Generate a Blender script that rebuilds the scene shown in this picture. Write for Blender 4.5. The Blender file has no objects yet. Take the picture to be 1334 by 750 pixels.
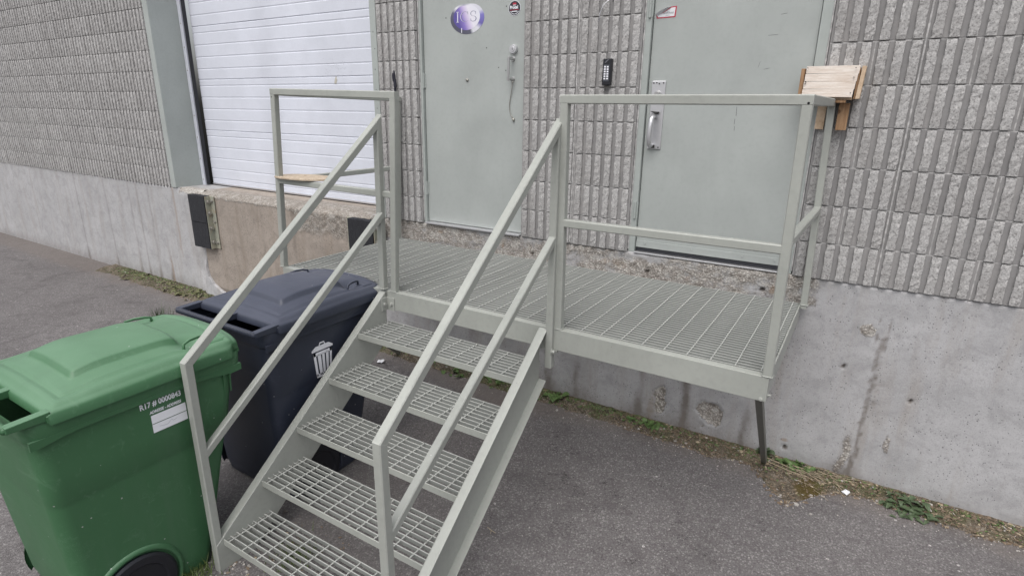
import bpy, bmesh, math, random
from mathutils import Vector, Matrix, noise
R = math.radians
scene = bpy.context.scene
COL = scene.collection
rnd = random.Random(7)

# ------------------------------------------------------------------ camera
cam_d = bpy.data.cameras.new('camera')
cam = bpy.data.objects.new('camera', cam_d)
COL.objects.link(cam)
scene.camera = cam
YAW, PITCH, ROLL, FPX = .5495, -.3023, .0133, 745.07
_f = Vector((-math.sin(YAW) * math.cos(PITCH), math.cos(YAW) * math.cos(PITCH), math.sin(PITCH)))
_r = Vector((math.cos(YAW), math.sin(YAW), 0))
_u = _r.cross(_f)
_r2 = _r * math.cos(ROLL) + _u * math.sin(ROLL)
_u2 = -_r * math.sin(ROLL) + _u * math.cos(ROLL)
m = Matrix.Identity(4)
for i in range(3):
    m[i][0] = _r2[i]; m[i][1] = _u2[i]; m[i][2] = -_f[i]
m[0][3], m[1][3], m[2][3] = -.0344, -3.5138, 2.0652
cam.matrix_world = m
cam_d.sensor_width = 36
cam_d.lens = 36 * FPX / 1334
cam_d.clip_start = .05
cam_d.clip_end = 500

# ------------------------------------------------------------------ world, sun, exposure
SUN_EL, SUN_AZ = R(62), Vector((.12, -.99, 0)).normalized()
world = bpy.data.worlds.new('World')
scene.world = world
world.use_nodes = True
wn = world.node_tree
wn.nodes.clear()
wo = wn.nodes.new('ShaderNodeOutputWorld')
wb = wn.nodes.new('ShaderNodeBackground')
sky = wn.nodes.new('ShaderNodeTexSky')
sky.sky_type = 'NISHITA'
sky.sun_disc = False
sky.sun_elevation = SUN_EL
sky.sun_rotation = math.atan2(SUN_AZ.x, SUN_AZ.y)
sky.dust_density = 6.0
sky.air_density = 1.0
hs = wn.nodes.new('ShaderNodeHueSaturation')
hs.inputs['Saturation'].default_value = .28       # a cloud-covered sky: same brightness, little blue
wn.links.new(sky.outputs[0], hs.inputs['Color'])
wn.links.new(hs.outputs[0], wb.inputs[0])
wb.inputs[1].default_value = .15
wn.links.new(wb.outputs[0], wo.inputs[0])
sun_d = bpy.data.lights.new('sun', 'SUN')
sun_d.energy = .5
sun_d.angle = R(70)
sun_d.color = (1, .97, .93)
sun = bpy.data.objects.new('sun', sun_d)
COL.objects.link(sun)
sv = Vector((SUN_AZ.x * math.cos(SUN_EL), SUN_AZ.y * math.cos(SUN_EL), math.sin(SUN_EL)))
sun.rotation_euler = sv.to_track_quat('Z', 'Y').to_euler()
sun.location = sv * 20
scene.view_settings.view_transform = 'Standard'
scene.view_settings.look = 'None'
scene.view_settings.exposure = 0.42
scene.view_settings.gamma = 1.0

# ------------------------------------------------------------------ material helpers
class NT:
    def __init__(s, name):
        s.m = bpy.data.materials.new(name); s.m.use_nodes = True
        s.t = s.m.node_tree; s.t.nodes.clear()
        s.o = s.n('ShaderNodeOutputMaterial'); s.b = s.n('ShaderNodeBsdfPrincipled')
        s.l(s.b.outputs[0], s.o.inputs[0])
        s.tc = s.n('ShaderNodeTexCoord')
    def n(s, t): return s.t.nodes.new(t)
    def l(s, a, b): s.t.links.new(a, b)
    def setv(s, inp, v):
        if hasattr(v, 'is_linked'): s.l(v, inp)
        elif isinstance(v, tuple) and len(v) == 3 and inp.type == 'RGBA': inp.default_value = (*v, 1)
        else: inp.default_value = v
    def coords(s, scale=(1, 1, 1), kind='Object'):
        mp = s.n('ShaderNodeMapping'); s.l(s.tc.outputs[kind], mp.inputs[0]); mp.inputs[3].default_value = scale
        return mp.outputs[0]
    def noise(s, sc, det=4, rough=.55, vec=None, dist=0):
        t = s.n('ShaderNodeTexNoise'); s.l(vec or s.tc.outputs['Object'], t.inputs[0])
        t.inputs['Scale'].default_value = sc; t.inputs['Detail'].default_value = det
        t.inputs['Roughness'].default_value = rough; t.inputs['Distortion'].default_value = dist
        return t.outputs[0]
    def voro(s, sc, vec=None, out=0, feat='F1'):
        t = s.n('ShaderNodeTexVoronoi'); t.feature = feat; s.l(vec or s.tc.outputs['Object'], t.inputs[0])
        t.inputs['Scale'].default_value = sc
        return t.outputs[out]
    def ramp(s, fac, stops):
        r = s.n('ShaderNodeValToRGB'); s.l(fac, r.inputs[0])
        e = r.color_ramp.elements
        while len(e) < len(stops): e.new(.5)
        for a, (p, c) in zip(e, stops):
            a.position = p; a.color = (c, c, c, 1) if not isinstance(c, tuple) else (*c, 1)
        return r.outputs[0]
    def mix(s, fac, a, b, mode='MIX'):
        x = s.n('ShaderNodeMix'); x.data_type = 'RGBA'; x.blend_type = mode
        s.setv(x.inputs[0], fac); s.setv(x.inputs[6], a); s.setv(x.inputs[7], b)
        return x.outputs[2]
    def math(s, op, a, b=0.0):
        x = s.n('ShaderNodeMath'); x.operation = op; s.setv(x.inputs[0], a); s.setv(x.inputs[1], b)
        return x.outputs[0]
    def attr(s, name):
        a = s.n('ShaderNodeAttribute'); a.attribute_name = name
        return a.outputs['Fac']
    def objrand(s):
        return s.n('ShaderNodeObjectInfo').outputs['Random']
    def bump(s, h, strength=.3, dist=.01, prev=None):
        b = s.n('ShaderNodeBump'); s.l(h, b.inputs['Height'])
        b.inputs['Strength'].default_value = strength; b.inputs['Distance'].default_value = dist
        if prev: s.l(prev, b.inputs['Normal'])
        return b.outputs[0]
    def done(s, col, rough=.6, norm=None, metal=0.0, spec=.5):
        s.setv(s.b.inputs['Base Color'], col); s.setv(s.b.inputs['Roughness'], rough)
        s.b.inputs['Metallic'].default_value = metal
        s.b.inputs['Specular IOR Level'].default_value = spec
        if norm: s.l(norm, s.b.inputs['Normal'])
        return s.m

def mul(c, k): return tuple(min(1, x * k) for x in c)

def paint(name, col, rough=.42, wear=.5, bumpk=.15, chips=True, spots=.070, edge=False):
    t = NT(name)
    n1 = t.noise(2.2, 5); n2 = t.noise(45, 3); n3 = t.noise(420, 2)
    c = t.mix(t.ramp(n1, [(.3, 0), (.7, 1)]), mul(col, .92), mul(col, 1.07))
    c = t.mix(t.math('MULTIPLY', t.ramp(n2, [(.48, 0), (.75, 1)]), .30 * wear), c, mul(col, .72))
    if chips:
        v = t.voro(16); nn = t.noise(90, 3)
        sp = t.math('LESS_THAN', t.math('ADD', v, t.math('MULTIPLY', nn, .10)), spots + .005)
        c = t.mix(t.math('MULTIPLY', sp, .75), c, mul(col, .32))
        v2 = t.voro(9, vec=t.coords((1, 1.3, .8)))
        sp2 = t.math('LESS_THAN', t.math('ADD', v2, t.math('MULTIPLY', nn, .12)), spots + .002)
        c = t.mix(t.math('MULTIPLY', sp2, .6), c, (.62, .63, .61))
    if edge:
        bv = t.n('ShaderNodeBevel'); bv.samples = 4; bv.inputs['Radius'].default_value = .0035
        ge = t.n('ShaderNodeNewGeometry'); dp = t.n('ShaderNodeVectorMath'); dp.operation = 'DOT_PRODUCT'
        t.l(bv.outputs[0], dp.inputs[0]); t.l(ge.outputs['Normal'], dp.inputs[1])
        em = t.math('MULTIPLY', t.ramp(dp.outputs['Value'], [(.80, 1), (.985, 0)]), t.ramp(t.noise(14, 5, .7), [(.40, .15), (.60, 1)]))
        c = t.mix(t.math('MULTIPLY', em, .65), c, (.60, .61, .58))
    sm = t.noise(3.2, 6, .72, t.coords((1.5, 1.5, .5)), .8)      # hand grime and faint runs
    c = t.mix(t.math('MULTIPLY', t.ramp(sm, [(.50, 0), (.72, 1)]), .28 * wear), c, mul(col, .70))
    c = t.mix(t.math('MULTIPLY', t.ramp(sm, [(.28, 1), (.44, 0)]), .25 * wear), c, mul(col, 1.14))
    nb = t.bump(n2, bumpk, .004, t.bump(t.noise(2.6, 2, .4), .25, .02)); nb = t.bump(n3, bumpk * .6, .001, nb)
    return t.done(c, t.ramp(n1, [(.2, rough - .05), (.8, rough + .12)]), nb)

def plain(name, col, rough=.5, metal=0.0, var=.12, sc=30, bumpk=.1):
    t = NT(name); n = t.noise(sc, 4)
    return t.done(t.mix(n, mul(col, 1 - var), mul(col, 1 + var)), rough, t.bump(n, bumpk, .002), metal)

M = {}
M['rail'] = paint('grey_green_rail_paint', (.335, .348, .322), .40, .9, edge=True)
M['door'] = paint('grey_green_door_paint', (.36, .385, .375), .48, .6, .10, True, .045)
M['jamb'] = paint('grey_green_jamb_paint', (.355, .385, .372), .46, .7)
M['bar_side'] = paint('shaded_grating_bar', (.235, .246, .234), .6, 1.0, .2, False)  # darker tone paints in the shade inside the slots between bars
M['bar_top'] = paint('lit_bar_edge', (.42, .43, .41), .45, .6, .1, False)  # paler tone paints in the light caught by bar tops and rods
M['shaded_leg'] = paint('shaded_dark_steel', (.13, .13, .115), .5, 1.0)  # dark steel, with the shade under the landing put into its colour
M['white_door'] = paint('white_panel_paint', (.62, .645, .72), .5, .35, .12, False)
M['white_trim'] = paint('white_trim_paint', (.60, .62, .69), .45, .6)
M['rubber'] = plain('black_rubber_seal', (.014, .015, .02), .55)
M['chrome'] = plain('brushed_steel', (.55, .55, .55), .33, .9)
M['alu'] = plain('satin_aluminium', (.62, .62, .64), .38, .75)
M['zinc'] = plain('dull_zinc', (.36, .35, .32), .5, .6)
M['dark_metal'] = plain('dark_steel', (.05, .05, .05), .5, .5)
M['black_plastic'] = plain('black_plastic', (.012, .013, .018), .35)
M['dark_gap'] = plain('dark_cavity', (.006, .006, .007), .9)
M['white_print'] = plain('white_print', (.80, .81, .86), .45, var=.05)
M['paper'] = plain('paper', (.66, .67, .70), .7, var=.05)
M['red_print'] = plain('red_print', (.42, .03, .06), .5)
M['black_print'] = plain('black_print', (.02, .02, .03), .4)
M['stain_black'] = plain('tar_stain', (.018, .018, .03), .7)
M['rust'] = plain('rust', (.28, .11, .035), .85, var=.4, sc=60)

def rubber_laminate():
    t = NT('laminated_rubber')
    w = t.noise(60, 4, .6, t.coords((6, 1, .35))); n = t.noise(120, 3)
    c = t.mix(t.ramp(w, [(.35, 0), (.7, 1)]), (.006, .007, .010), (.030, .031, .038))
    c = t.mix(t.math('GREATER_THAN', n, .70), c, (.09, .09, .09))
    return t.done(c, .8, t.bump(w, .7, .006))
M['bumper'] = rubber_laminate()

def worn_steel():
    t = NT('worn_painted_angle'); n = t.noise(9, 4); n2 = t.noise(26, 5, .6, t.coords((1, 1, .35)))
    c = t.mix(t.ramp(n, [(.4, 0), (.65, 1)]), (.30, .31, .26), (.36, .35, .28))
    c = t.mix(t.ramp(n2, [(.56, 0), (.72, .8)]), c, (.26, .15, .07))
    return t.done(c, .6, t.bump(n2, .2, .003), .2)
M['worn_steel'] = worn_steel()

def block_rib():
    t = NT('split_face_rib'); r = t.objrand()
    n = t.noise(120, 3, .8); v = t.voro(120, out=1); n2 = t.noise(5, 4)
    base = t.mix(r, (.345, .340, .338), (.43, .425, .422))
    c = t.mix(t.ramp(v, [(.0, .0), (1, 1)]), (.31, .306, .304), (.54, .534, .53))
    c = t.mix(.5, c, base)
    c = t.mix(t.ramp(n, [(.38, .80), (.46, 0)]), c, (.15, .142, .14))
    c = t.mix(t.ramp(n, [(.55, 0), (.64, .62)]), c, (.62, .61, .60))
    c = t.mix(t.ramp(n2, [(.38, .38), (.55, 0)]), c, (.20, .19, .185))
    gw = t.n('ShaderNodeNewGeometry'); st = t.noise(2.0, 6, .7, None, .5)
    mpw = t.n('ShaderNodeMapping'); t.l(gw.outputs['Position'], mpw.inputs[0]); mpw.inputs[3].default_value = (2.2, 2.2, .30)
    sw_ = t.noise(1.6, 6, .7, mpw.outputs[0], .6)                # water streaks running over many courses
    c = t.mix(t.ramp(sw_, [(.53, 0), (.72, .38)]), c, (.19, .18, .175))
    c = t.mix(t.ramp(sw_, [(.28, .25), (.42, 0)]), c, (.60, .59, .58))
    return t.done(c, .92, t.bump(n, .45, .006), spec=.2)
M['rib'] = block_rib()
def block_groove():
    t = NT('smooth_block_groove'); r = t.objrand(); n = t.noise(90, 4); n2 = t.noise(6, 3, .5, t.coords((3, 3, .6)))
    c = t.mix(r, (.235, .231, .232), (.285, .281, .282)); c = t.mix(t.ramp(n, [(.4, .25), (.7, 0)]), c, (.22, .21, .21))
    c = t.mix(t.ramp(n2, [(.5, 0), (.7, .25)]), c, (.42, .40, .39))
    return t.done(c, .9, t.bump(n, .3, .003), spec=.2)
M['groove'] = block_groove()
def mortar():
    t = NT('mortar'); n = t.noise(35, 5); n3 = t.noise(250, 3)
    c = t.mix(t.ramp(n, [(.42, 0), (.62, 1)]), (.36, .355, .355), (.56, .55, .545))
    return t.done(c, .95, t.bump(n3, .5, .004), spec=.2)
M['mortar'] = mortar()

def concrete(name, base, tint, pits=.17, agg=1.0):
    t = NT(name)
    cl = t.noise(1.5, 6, .65, dist=.5); cl2 = t.noise(7, 5, .7, dist=.6); st = t.noise(5, 6, .65, t.coords((1.8, 1.8, .20)))
    fine = t.noise(38, 6, .7); grit = t.noise(140, 3, .75); v = t.voro(58); v2 = t.voro(17); pn = t.noise(6, 3)
    c = t.mix(t.ramp(cl, [(.3, 0), (.7, 1)]), mul(base, .86), mul(base, 1.10))
    c = t.mix(t.ramp(cl2, [(.36, .62), (.52, 0)]), c, mul(base, .70))
    c = t.mix(t.ramp(cl2, [(.56, 0), (.70, .5)]), c, mul(base, 1.18))
    c = t.mix(t.ramp(st, [(.50, 0), (.68, .70)]), c, tint)
    c = t.mix(t.ramp(fine, [(.34, .45), (.47, 0)]), c, mul(base, .62))
    c = t.mix(t.ramp(grit, [(.36, .5), (.45, 0)]), c, mul(base, .55))
    c = t.mix(t.ramp(grit, [(.58, 0), (.68, .38)]), c, mul(base, 1.28))
    pit = t.math('MULTIPLY', t.math('LESS_THAN', v, pits), t.math('GREATER_THAN', pn, .50))
    pit2 = t.math('LESS_THAN', t.math('ADD', v2, t.math('MULTIPLY', fine, .12)), .125)
    pit = t.math('MAXIMUM', pit, pit2)
    c = t.mix(t.math('MULTIPLY', pit, .75), c, mul(base, .28))
    wn_ = t.noise(2.6, 6, .7, dist=.9)             # fine wandering hairline stains
    hl = t.math('LESS_THAN', t.math('ABSOLUTE', t.math('SUBTRACT', wn_, .5)), .0030)
    c = t.mix(t.math('MULTIPLY', t.math('MULTIPLY', hl, t.math('GREATER_THAN', cl2, .52)), .30), c, mul(base, .45))
    ag = t.voro(85, out=1); agd = t.voro(85); ex = t.attr('expose')
    a1 = t.mix(t.ramp(ag, [(0, 0), (1, 1)]), mul((.22, .19, .165), agg), mul((.66, .63, .58), agg))
    a1 = t.mix(t.ramp(agd, [(.30, 0), (.60, .8)]), a1, (.16, .14, .12))
    a1 = t.mix(t.ramp(t.noise(16, 5, .7), [(.48, 0), (.62, .5)]), a1, mul((.60, .585, .555), agg))
    nz_ = t.math('SUBTRACT', t.math('ADD', t.math('MULTIPLY', fine, .6), t.math('MULTIPLY', grit, .4)), .5)
    exm = t.math('MULTIPLY', t.ramp(t.math('ADD', ex, t.math('MULTIPLY', nz_, 1.3)), [(.38, 0), (.62, 1)]), .85)
    c = t.mix(exm, c, a1)
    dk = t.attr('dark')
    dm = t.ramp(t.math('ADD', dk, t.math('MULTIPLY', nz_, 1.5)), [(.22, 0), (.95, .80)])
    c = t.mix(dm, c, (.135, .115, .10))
    rs = t.attr('rust_mark')
    c = t.mix(t.ramp(t.math('ADD', rs, t.math('MULTIPLY', nz_, 1.2)), [(.3, 0), (.85, .62)]), c, (.25, .18, .125))
    nb = t.bump(fine, .22, .006); nb = t.bump(grit, .25, .003, nb)
    nb = t.bump(t.math('MULTIPLY', pit, -1.0), .6, .006, nb)
    nb = t.bump(t.math('MULTIPLY', exm, agd), .6, .010, nb)
    return t.done(c, .88, nb, spec=.25)
M['conc'] = concrete('cast_concrete', (.412, .410, .420), (.33, .31, .295))
M['conc_tan'] = concrete('weathered_tan_concrete', (.325, .285, .25), (.23, .19, .155), .21, .72)

def asphalt():
    t = NT('worn_asphalt')
    v = t.voro(125, out=1); vd = t.voro(125); v2 = t.voro(48, out=1); v2d = t.voro(48); cl = t.noise(.9, 6, .65, dist=.4); n = t.noise(18, 6, .7); grit = t.noise(110, 3, .8)
    base = t.mix(t.ramp(cl, [(.36, 0), (.62, 1)]), (.113, .106, .107), (.184, .174, .175))
    c = t.mix(t.ramp(v, [(.0, .0), (.70, .30), (.80, 1)]), (.104, .098, .099), (.32, .31, .305))
    c = t.mix(.5, base, c)
    c = t.mix(t.ramp(grit, [(.34, .8), (.44, 0)]), c, (.055, .048, .05))
    c = t.mix(t.ramp(grit, [(.60, 0), (.70, .45)]), c, (.34, .325, .325))
    c = t.mix(t.math('MULTIPLY', t.math('GREATER_THAN', v2, .93), t.math('LESS_THAN', v2d, .36)), c, (.46, .44, .43))
    c = t.mix(t.ramp(vd, [(.42, 0), (.75, .5)]), c, (.07, .062, .065))
    c = t.mix(t.ramp(n, [(.36, .38), (.50, 0)]), c, (.085, .076, .077))
    big = t.noise(2.4, 5, .7, dist=1.0); oil = t.noise(1.3, 3)
    c = t.mix(t.ramp(big, [(.54, 0), (.66, .32)]), c, (.06, .055, .056))
    cr_ = t.noise(1.15, 7, .72, dist=.6); ln = t.math('LESS_THAN', t.math('ABSOLUTE', t.math('SUBTRACT', cr_, .47)), .0022)
    ln = t.math('MULTIPLY', ln, t.math('GREATER_THAN', big, .50))
    c = t.mix(t.math('MULTIPLY', ln, .75), c, (.03, .027, .027))
    sd = t.attr('sand')
    c = t.mix(t.ramp(t.math('ADD', sd, t.math('MULTIPLY', t.math('SUBTRACT', n, .5), 1.0)), [(.45, 0), (1.0, .50)]), c, (.15, .128, .115))
    nb = t.bump(vd, .5, .004); nb = t.bump(n, .35, .01, nb); nb = t.bump(grit, .4, .003, nb)
    return t.done(c, .88, nb, spec=.25)
M['asphalt'] = asphalt()
def soil():
    t = NT('leafy_soil'); n = t.noise(12, 5); v = t.voro(130, out=1); vd = t.voro(130); g = t.noise(5, 4)
    c = t.mix(t.ramp(n, [(.35, 0), (.65, 1)]), (.062, .052, .040), (.135, .112, .086))
    c = t.mix(t.ramp(v, [(.55, 0), (.95, .7)]), c, (.33, .29, .24))
    c = t.mix(t.attr('moss'), c, t.mix(n, (.050, .040, .015), (.115, .085, .032)))
    c = t.mix(t.ramp(g, [(.48, 0), (.62, .55)]), c, (.065, .075, .03))
    return t.done(c, .95, t.bump(vd, .8, .008, t.bump(n, .6, .02)), spec=.15)
M['soil'] = soil()

def plastic(name, col, scuff, rough):
    t = NT(name); n = t.noise(3, 5); n2 = t.noise(300, 2); w = t.noise(7, 6, .7, t.coords((.5, 3, 2), 'Object'), 1.5)
    sp = t.math('LESS_THAN', t.math('ADD', t.voro(13), t.math('MULTIPLY', t.noise(70), .06)), .075)
    c = t.mix(n, mul(col, .9), mul(col, 1.1))
    c = t.mix(t.ramp(w, [(.58, 0), (.80, .45)]), c, scuff)
    geo = t.n('ShaderNodeNewGeometry'); sx = t.n('ShaderNodeSeparateXYZ'); t.l(geo.outputs['Normal'], sx.inputs[0])
    dust = t.math('MULTIPLY', t.ramp(sx.outputs[2], [(.55, 0), (.95, 1)]), t.ramp(n, [(.2, .35), (.8, .75)]))
    c = t.mix(dust, c, scuff)                    # settled dust on up-facing plastic
    for vs_, k_ in (((9, .7, 6), .506), ((3, 1, 11), .512), ((5, 8, 2), .49)):
        sc_ = t.noise(2.2, 6, .75, t.coords(vs_), .3)
        ln = t.math('MULTIPLY', t.math('LESS_THAN', t.math('ABSOLUTE', t.math('SUBTRACT', sc_, k_)), .0018), t.math('GREATER_THAN', t.noise(5, 3), .56))
        c = t.mix(t.math('MULTIPLY', ln, .45), c, scuff)
    gm = t.noise(2.2, 6, .7, t.coords((2.5, 2.5, .35)), .6)
    c = t.mix(t.ramp(gm, [(.54, 0), (.75, .30)]), c, mul(scuff, .55))
    c = t.mix(t.math('MULTIPLY', sp, .6), c, (.5, .5, .5))
    return t.done(c, t.ramp(n, [(.3, rough), (.7, rough + .12)]), t.bump(n2, .18, .0012), spec=.45)
M['green_bin'] = plastic('green_bin_plastic', (.046, .132, .060), (.150, .265, .172), .42)
M['navy_bin'] = plastic('navy_bin_plastic', (.030, .036, .056), (.078, .086, .118), .40)

def wood(name, a, b, axis=(1, 12, 12), white=0.0):
    t = NT(name); n = t.noise(9, 5, .6, t.coords(axis)); n2 = t.noise(4, 3)
    c = t.mix(t.ramp(n, [(.3, 0), (.7, 1)]), a, b)
    c = t.mix(t.ramp(t.noise(60, 3, .6, t.coords(axis)), [(.5, 0), (.7, .35)]), c, mul(a, .55))
    kn = t.math('LESS_THAN', t.voro(9), .10)
    c = t.mix(t.math('MULTIPLY', kn, .8), c, (.12, .06, .03))
    return t.done(c, .75, t.bump(n, .3, .002), spec=.3)
M['whitewood'] = wood('pale_whitewashed_board', (.54, .45, .38), (.74, .69, .64))
M['brownwood'] = wood('brown_wood', (.22, .12, .06), (.42, .27, .16), (12, 12, 1))
M['plywood'] = wood('plywood', (.42, .30, .20), (.58, .46, .34), (2, 12, 2))
M['board'] = wood('weathered_particle_board', (.36, .28, .20), (.58, .49, .39), (5, 5, 5))

def leafm(name, a, b):
    t = NT(name); n = t.noise(40, 3); r = t.objrand()
    c = t.mix(n, a, b)
    t.b.inputs['Subsurface Weight'].default_value = 0
    return t.done(c, .55, t.bump(n, .3, .002))
M['leaf'] = leafm('weed_leaf', (.048, .092, .026), (.115, .185, .055))
M['leaf_dark'] = leafm('dark_weed_leaf', (.045, .072, .035), (.085, .12, .06))
M['leaf_dull'] = leafm('dull_ground_leaf', (.07, .075, .03), (.14, .14, .06))
M['grass'] = leafm('grass_blade', (.06, .10, .025), (.15, .20, .06))
M['straw'] = leafm('dry_straw', (.24, .19, .125), (.42, .35, .25))
M['dryleaf'] = leafm('dry_leaf', (.09, .062, .040), (.22, .165, .115))
M['stone'] = plain('pebble', (.36, .34, .32), .85, var=.35, sc=20)

# ------------------------------------------------------------------ mesh helpers
class MB:
    def __init__(s): s.v = []; s.f = []; s.mi = []; s.cur = 0
    def add(s, vs, fs):
        o = len(s.v); s.v += [tuple(p) for p in vs]; s.f += [tuple(o + i for i in f) for f in fs]; s.mi += [s.cur] * len(fs)
    def box(s, x0, x1, y0, y1, z0, z1):
        s.add([(x0, y0, z0), (x1, y0, z0), (x1, y1, z0), (x0, y1, z0), (x0, y0, z1), (x1, y0, z1), (x1, y1, z1), (x0, y1, z1)],
              [(0, 3, 2, 1), (4, 5, 6, 7), (0, 1, 5, 4), (1, 2, 6, 5), (2, 3, 7, 6), (3, 0, 4, 7)])
    def tube(s, p, q, w, h=None, up=(0, 0, 1), ch=.004, roll=0):
        """square tube with small chamfered corners from p to q"""
        p, q = Vector(p), Vector(q); h = h or w
        d = (q - p).normalized(); a = d.cross(Vector(up))
        if a.length < 1e-4: a = d.cross(Vector((0, 1, 0)))
        a.normalize(); b = a.cross(d).normalized()
        if roll: a, b = a * math.cos(roll) + b * math.sin(roll), -a * math.sin(roll) + b * math.cos(roll)
        w, h = w / 2, h / 2; c = min(ch, w * .6, h * .6)
        pr = [(w - c, -h), (w, -h + c), (w, h - c), (w - c, h), (-w + c, h), (-w, h - c), (-w, -h + c), (-w + c, -h)]
        vs = [p + a * x + b * y for x, y in pr] + [q + a * x + b * y for x, y in pr]
        s.add(vs, [(i, (i + 1) % 8, (i + 1) % 8 + 8, i + 8) for i in range(8)] + [tuple(range(7, -1, -1)), tuple(range(8, 16))])
    def mtube(s, pts, i, w, up=(0, 0, 1), ch=.004):
        """segment i of a square-tube run, its ends cut on the mitre planes of the run"""
        P_ = [Vector(p) for p in pts]; p, q = P_[i], P_[i + 1]; d = (q - p).normalized()
        n0 = (d + (p - P_[i - 1]).normalized()).normalized() if i > 0 else d
        n1 = (d + (P_[i + 2] - q).normalized()).normalized() if i + 2 < len(P_) else d
        a = Vector(up); a = (a - d * a.dot(d)).normalized(); b = d.cross(a)
        h = w / 2; c = ch; pr = [(h - c, -h), (h, -h + c), (h, h - c), (h - c, h), (-h + c, h), (-h, h - c), (-h, -h + c), (-h + c, -h)]
        vs = []
        for base, nn in ((p, n0), (q, n1)):
            for x, y in pr:
                o_ = a * x + b * y; vs.append(base + o_ - d * (o_.dot(nn) / d.dot(nn)))
        s.add(vs, [(k, (k + 1) % 8, (k + 1) % 8 + 8, k + 8) for k in range(8)] + [tuple(range(7, -1, -1)), tuple(range(8, 16))])
    def cyl(s, p, q, r, n=16, r2=None, cap=True):
        p, q = Vector(p), Vector(q); d = (q - p).normalized(); r2 = r if r2 is None else r2
        a = d.orthogonal().normalized(); b = d.cross(a)
        vs = [p + (a * math.cos(t) + b * math.sin(t)) * r for t in (2 * math.pi * i / n for i in range(n))]
        vs += [q + (a * math.cos(t) + b * math.sin(t)) * r2 for t in (2 * math.pi * i / n for i in range(n))]
        fs = [(i, (i + 1) % n, (i + 1) % n + n, i + n) for i in range(n)]
        if cap: fs += [tuple(range(n - 1, -1, -1)), tuple(range(n, 2 * n))]
        s.add(vs, fs)
    def path(s, pts, r, n=8):
        pts = [Vector(p) for p in pts]; vs = []
        for i, p in enumerate(pts):
            d = (pts[min(i + 1, len(pts) - 1)] - pts[max(i - 1, 0)]).normalized()
            a = d.cross(Vector((.3, .2, 1))).normalized(); b = d.cross(a)
            rr = r[i] if isinstance(r, (list, tuple)) else r
            vs += [p + (a * math.cos(t) + b * math.sin(t)) * rr for t in (2 * math.pi * k / n for k in range(n))]
        fs = []
        for i in range(len(pts) - 1):
            fs += [(i * n + k, i * n + (k + 1) % n, (i + 1) * n + (k + 1) % n, (i + 1) * n + k) for k in range(n)]
        fs += [tuple(range(n - 1, -1, -1)), tuple(range((len(pts) - 1) * n, len(pts) * n))]
        s.add(vs, fs)
    def prism(s, poly, fn, t0, t1):
        """polygon (a,b) list -> fn(a,b,t) at t0 and t1"""
        n = len(poly)
        vs = [fn(a, b, t0) for a, b in poly] + [fn(a, b, t1) for a, b in poly]
        s.add(vs, [(i, (i + 1) % n, (i + 1) % n + n, i + n) for i in range(n)] + [tuple(range(n - 1, -1, -1)), tuple(range(n, 2 * n))])
    def mesh(s, name, mats, smooth=False):
        me = bpy.data.meshes.new(name); me.from_pydata(s.v, [], s.f)
        for mt in (mats if isinstance(mats, (list, tuple)) else [mats]): me.materials.append(mt)
        me.polygons.foreach_set('material_index', s.mi)
        if smooth: me.polygons.foreach_set('use_smooth', [True] * len(s.f))
        bm = bmesh.new(); bm.from_mesh(me); bmesh.ops.recalc_face_normals(bm, faces=bm.faces); bm.to_mesh(me); bm.free()
        me.update(); return me
    def build(s, name, mats, parent=None, smooth=False, bevel=0.0, **tags):
        o = bpy.data.objects.new(name, s.mesh(name, mats, smooth)); COL.objects.link(o); o.parent = parent
        if bevel:
            b = o.modifiers.new('bevel', 'BEVEL'); b.width = bevel; b.segments = 2; b.limit_method = 'ANGLE'
        for k, v in tags.items(): o[k] = v
        return o

def tag(o, label=None, cat=None, group=None, kind=None):
    if label: o['label'] = label
    if cat: o['category'] = cat
    if group: o['group'] = group
    if kind: o['kind'] = kind
    return o
def empty(name, loc=(0, 0, 0), label=None, cat=None, group=None):
    o = bpy.data.objects.new(name, None); COL.objects.link(o); o.location = loc; o.empty_display_size = .1
    return tag(o, label, cat, group)
def inst(name, me, parent, loc=(0, 0, 0), rot=(0, 0, 0)):
    o = bpy.data.objects.new(name, me); COL.objects.link(o); o.parent = parent; o.location = loc; o.rotation_euler = rot
    return o
def N(x, y=0.0, z=0.0): return noise.noise(Vector((x, y, z)))
def FB(x, y, z=0.0, o=4): return noise.fractal(Vector((x, y, z)), 1.0, 2.0, o)
def sst(a, b, x):
    t = max(0, min(1, (x - a) / (b - a))); return t * t * (3 - 2 * t)
def bell(x, c, w): return math.exp(-((x - c) / w) ** 2)

def text_mesh(body, size, extrude=0.0, offset=0.0, space=1.0):
    cu = bpy.data.curves.new('lettering', 'FONT'); cu.body = body; cu.size = size
    cu.extrude = extrude; cu.offset = offset; cu.resolution_u = 3; cu.space_character = space
    ob = bpy.data.objects.new('lettering', cu); COL.objects.link(ob)
    dg = bpy.context.evaluated_depsgraph_get(); dg.update()
    me = bpy.data.meshes.new_from_object(ob.evaluated_get(dg))
    bpy.data.objects.remove(ob)
    return me
def text(name, body, size, mat, parent, loc, rot, sx=1.0, extrude=.0003, offset=0.0, skew=0.0, space=1.0):
    me = text_mesh(body, size, extrude, offset, space)
    me.materials.clear(); me.materials.append(mat)
    for v in me.vertices: v.co.x = v.co.x * sx + v.co.y * skew
    return inst(name, me, parent, loc, rot)

def gz(x, y):
    """ground height"""
    return .018 * min(0, y) + .003 * FB(x * 1.3, y * 1.3, 3)

BZ = 1.1856      # top of the concrete, first block course
CH = .2032
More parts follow.
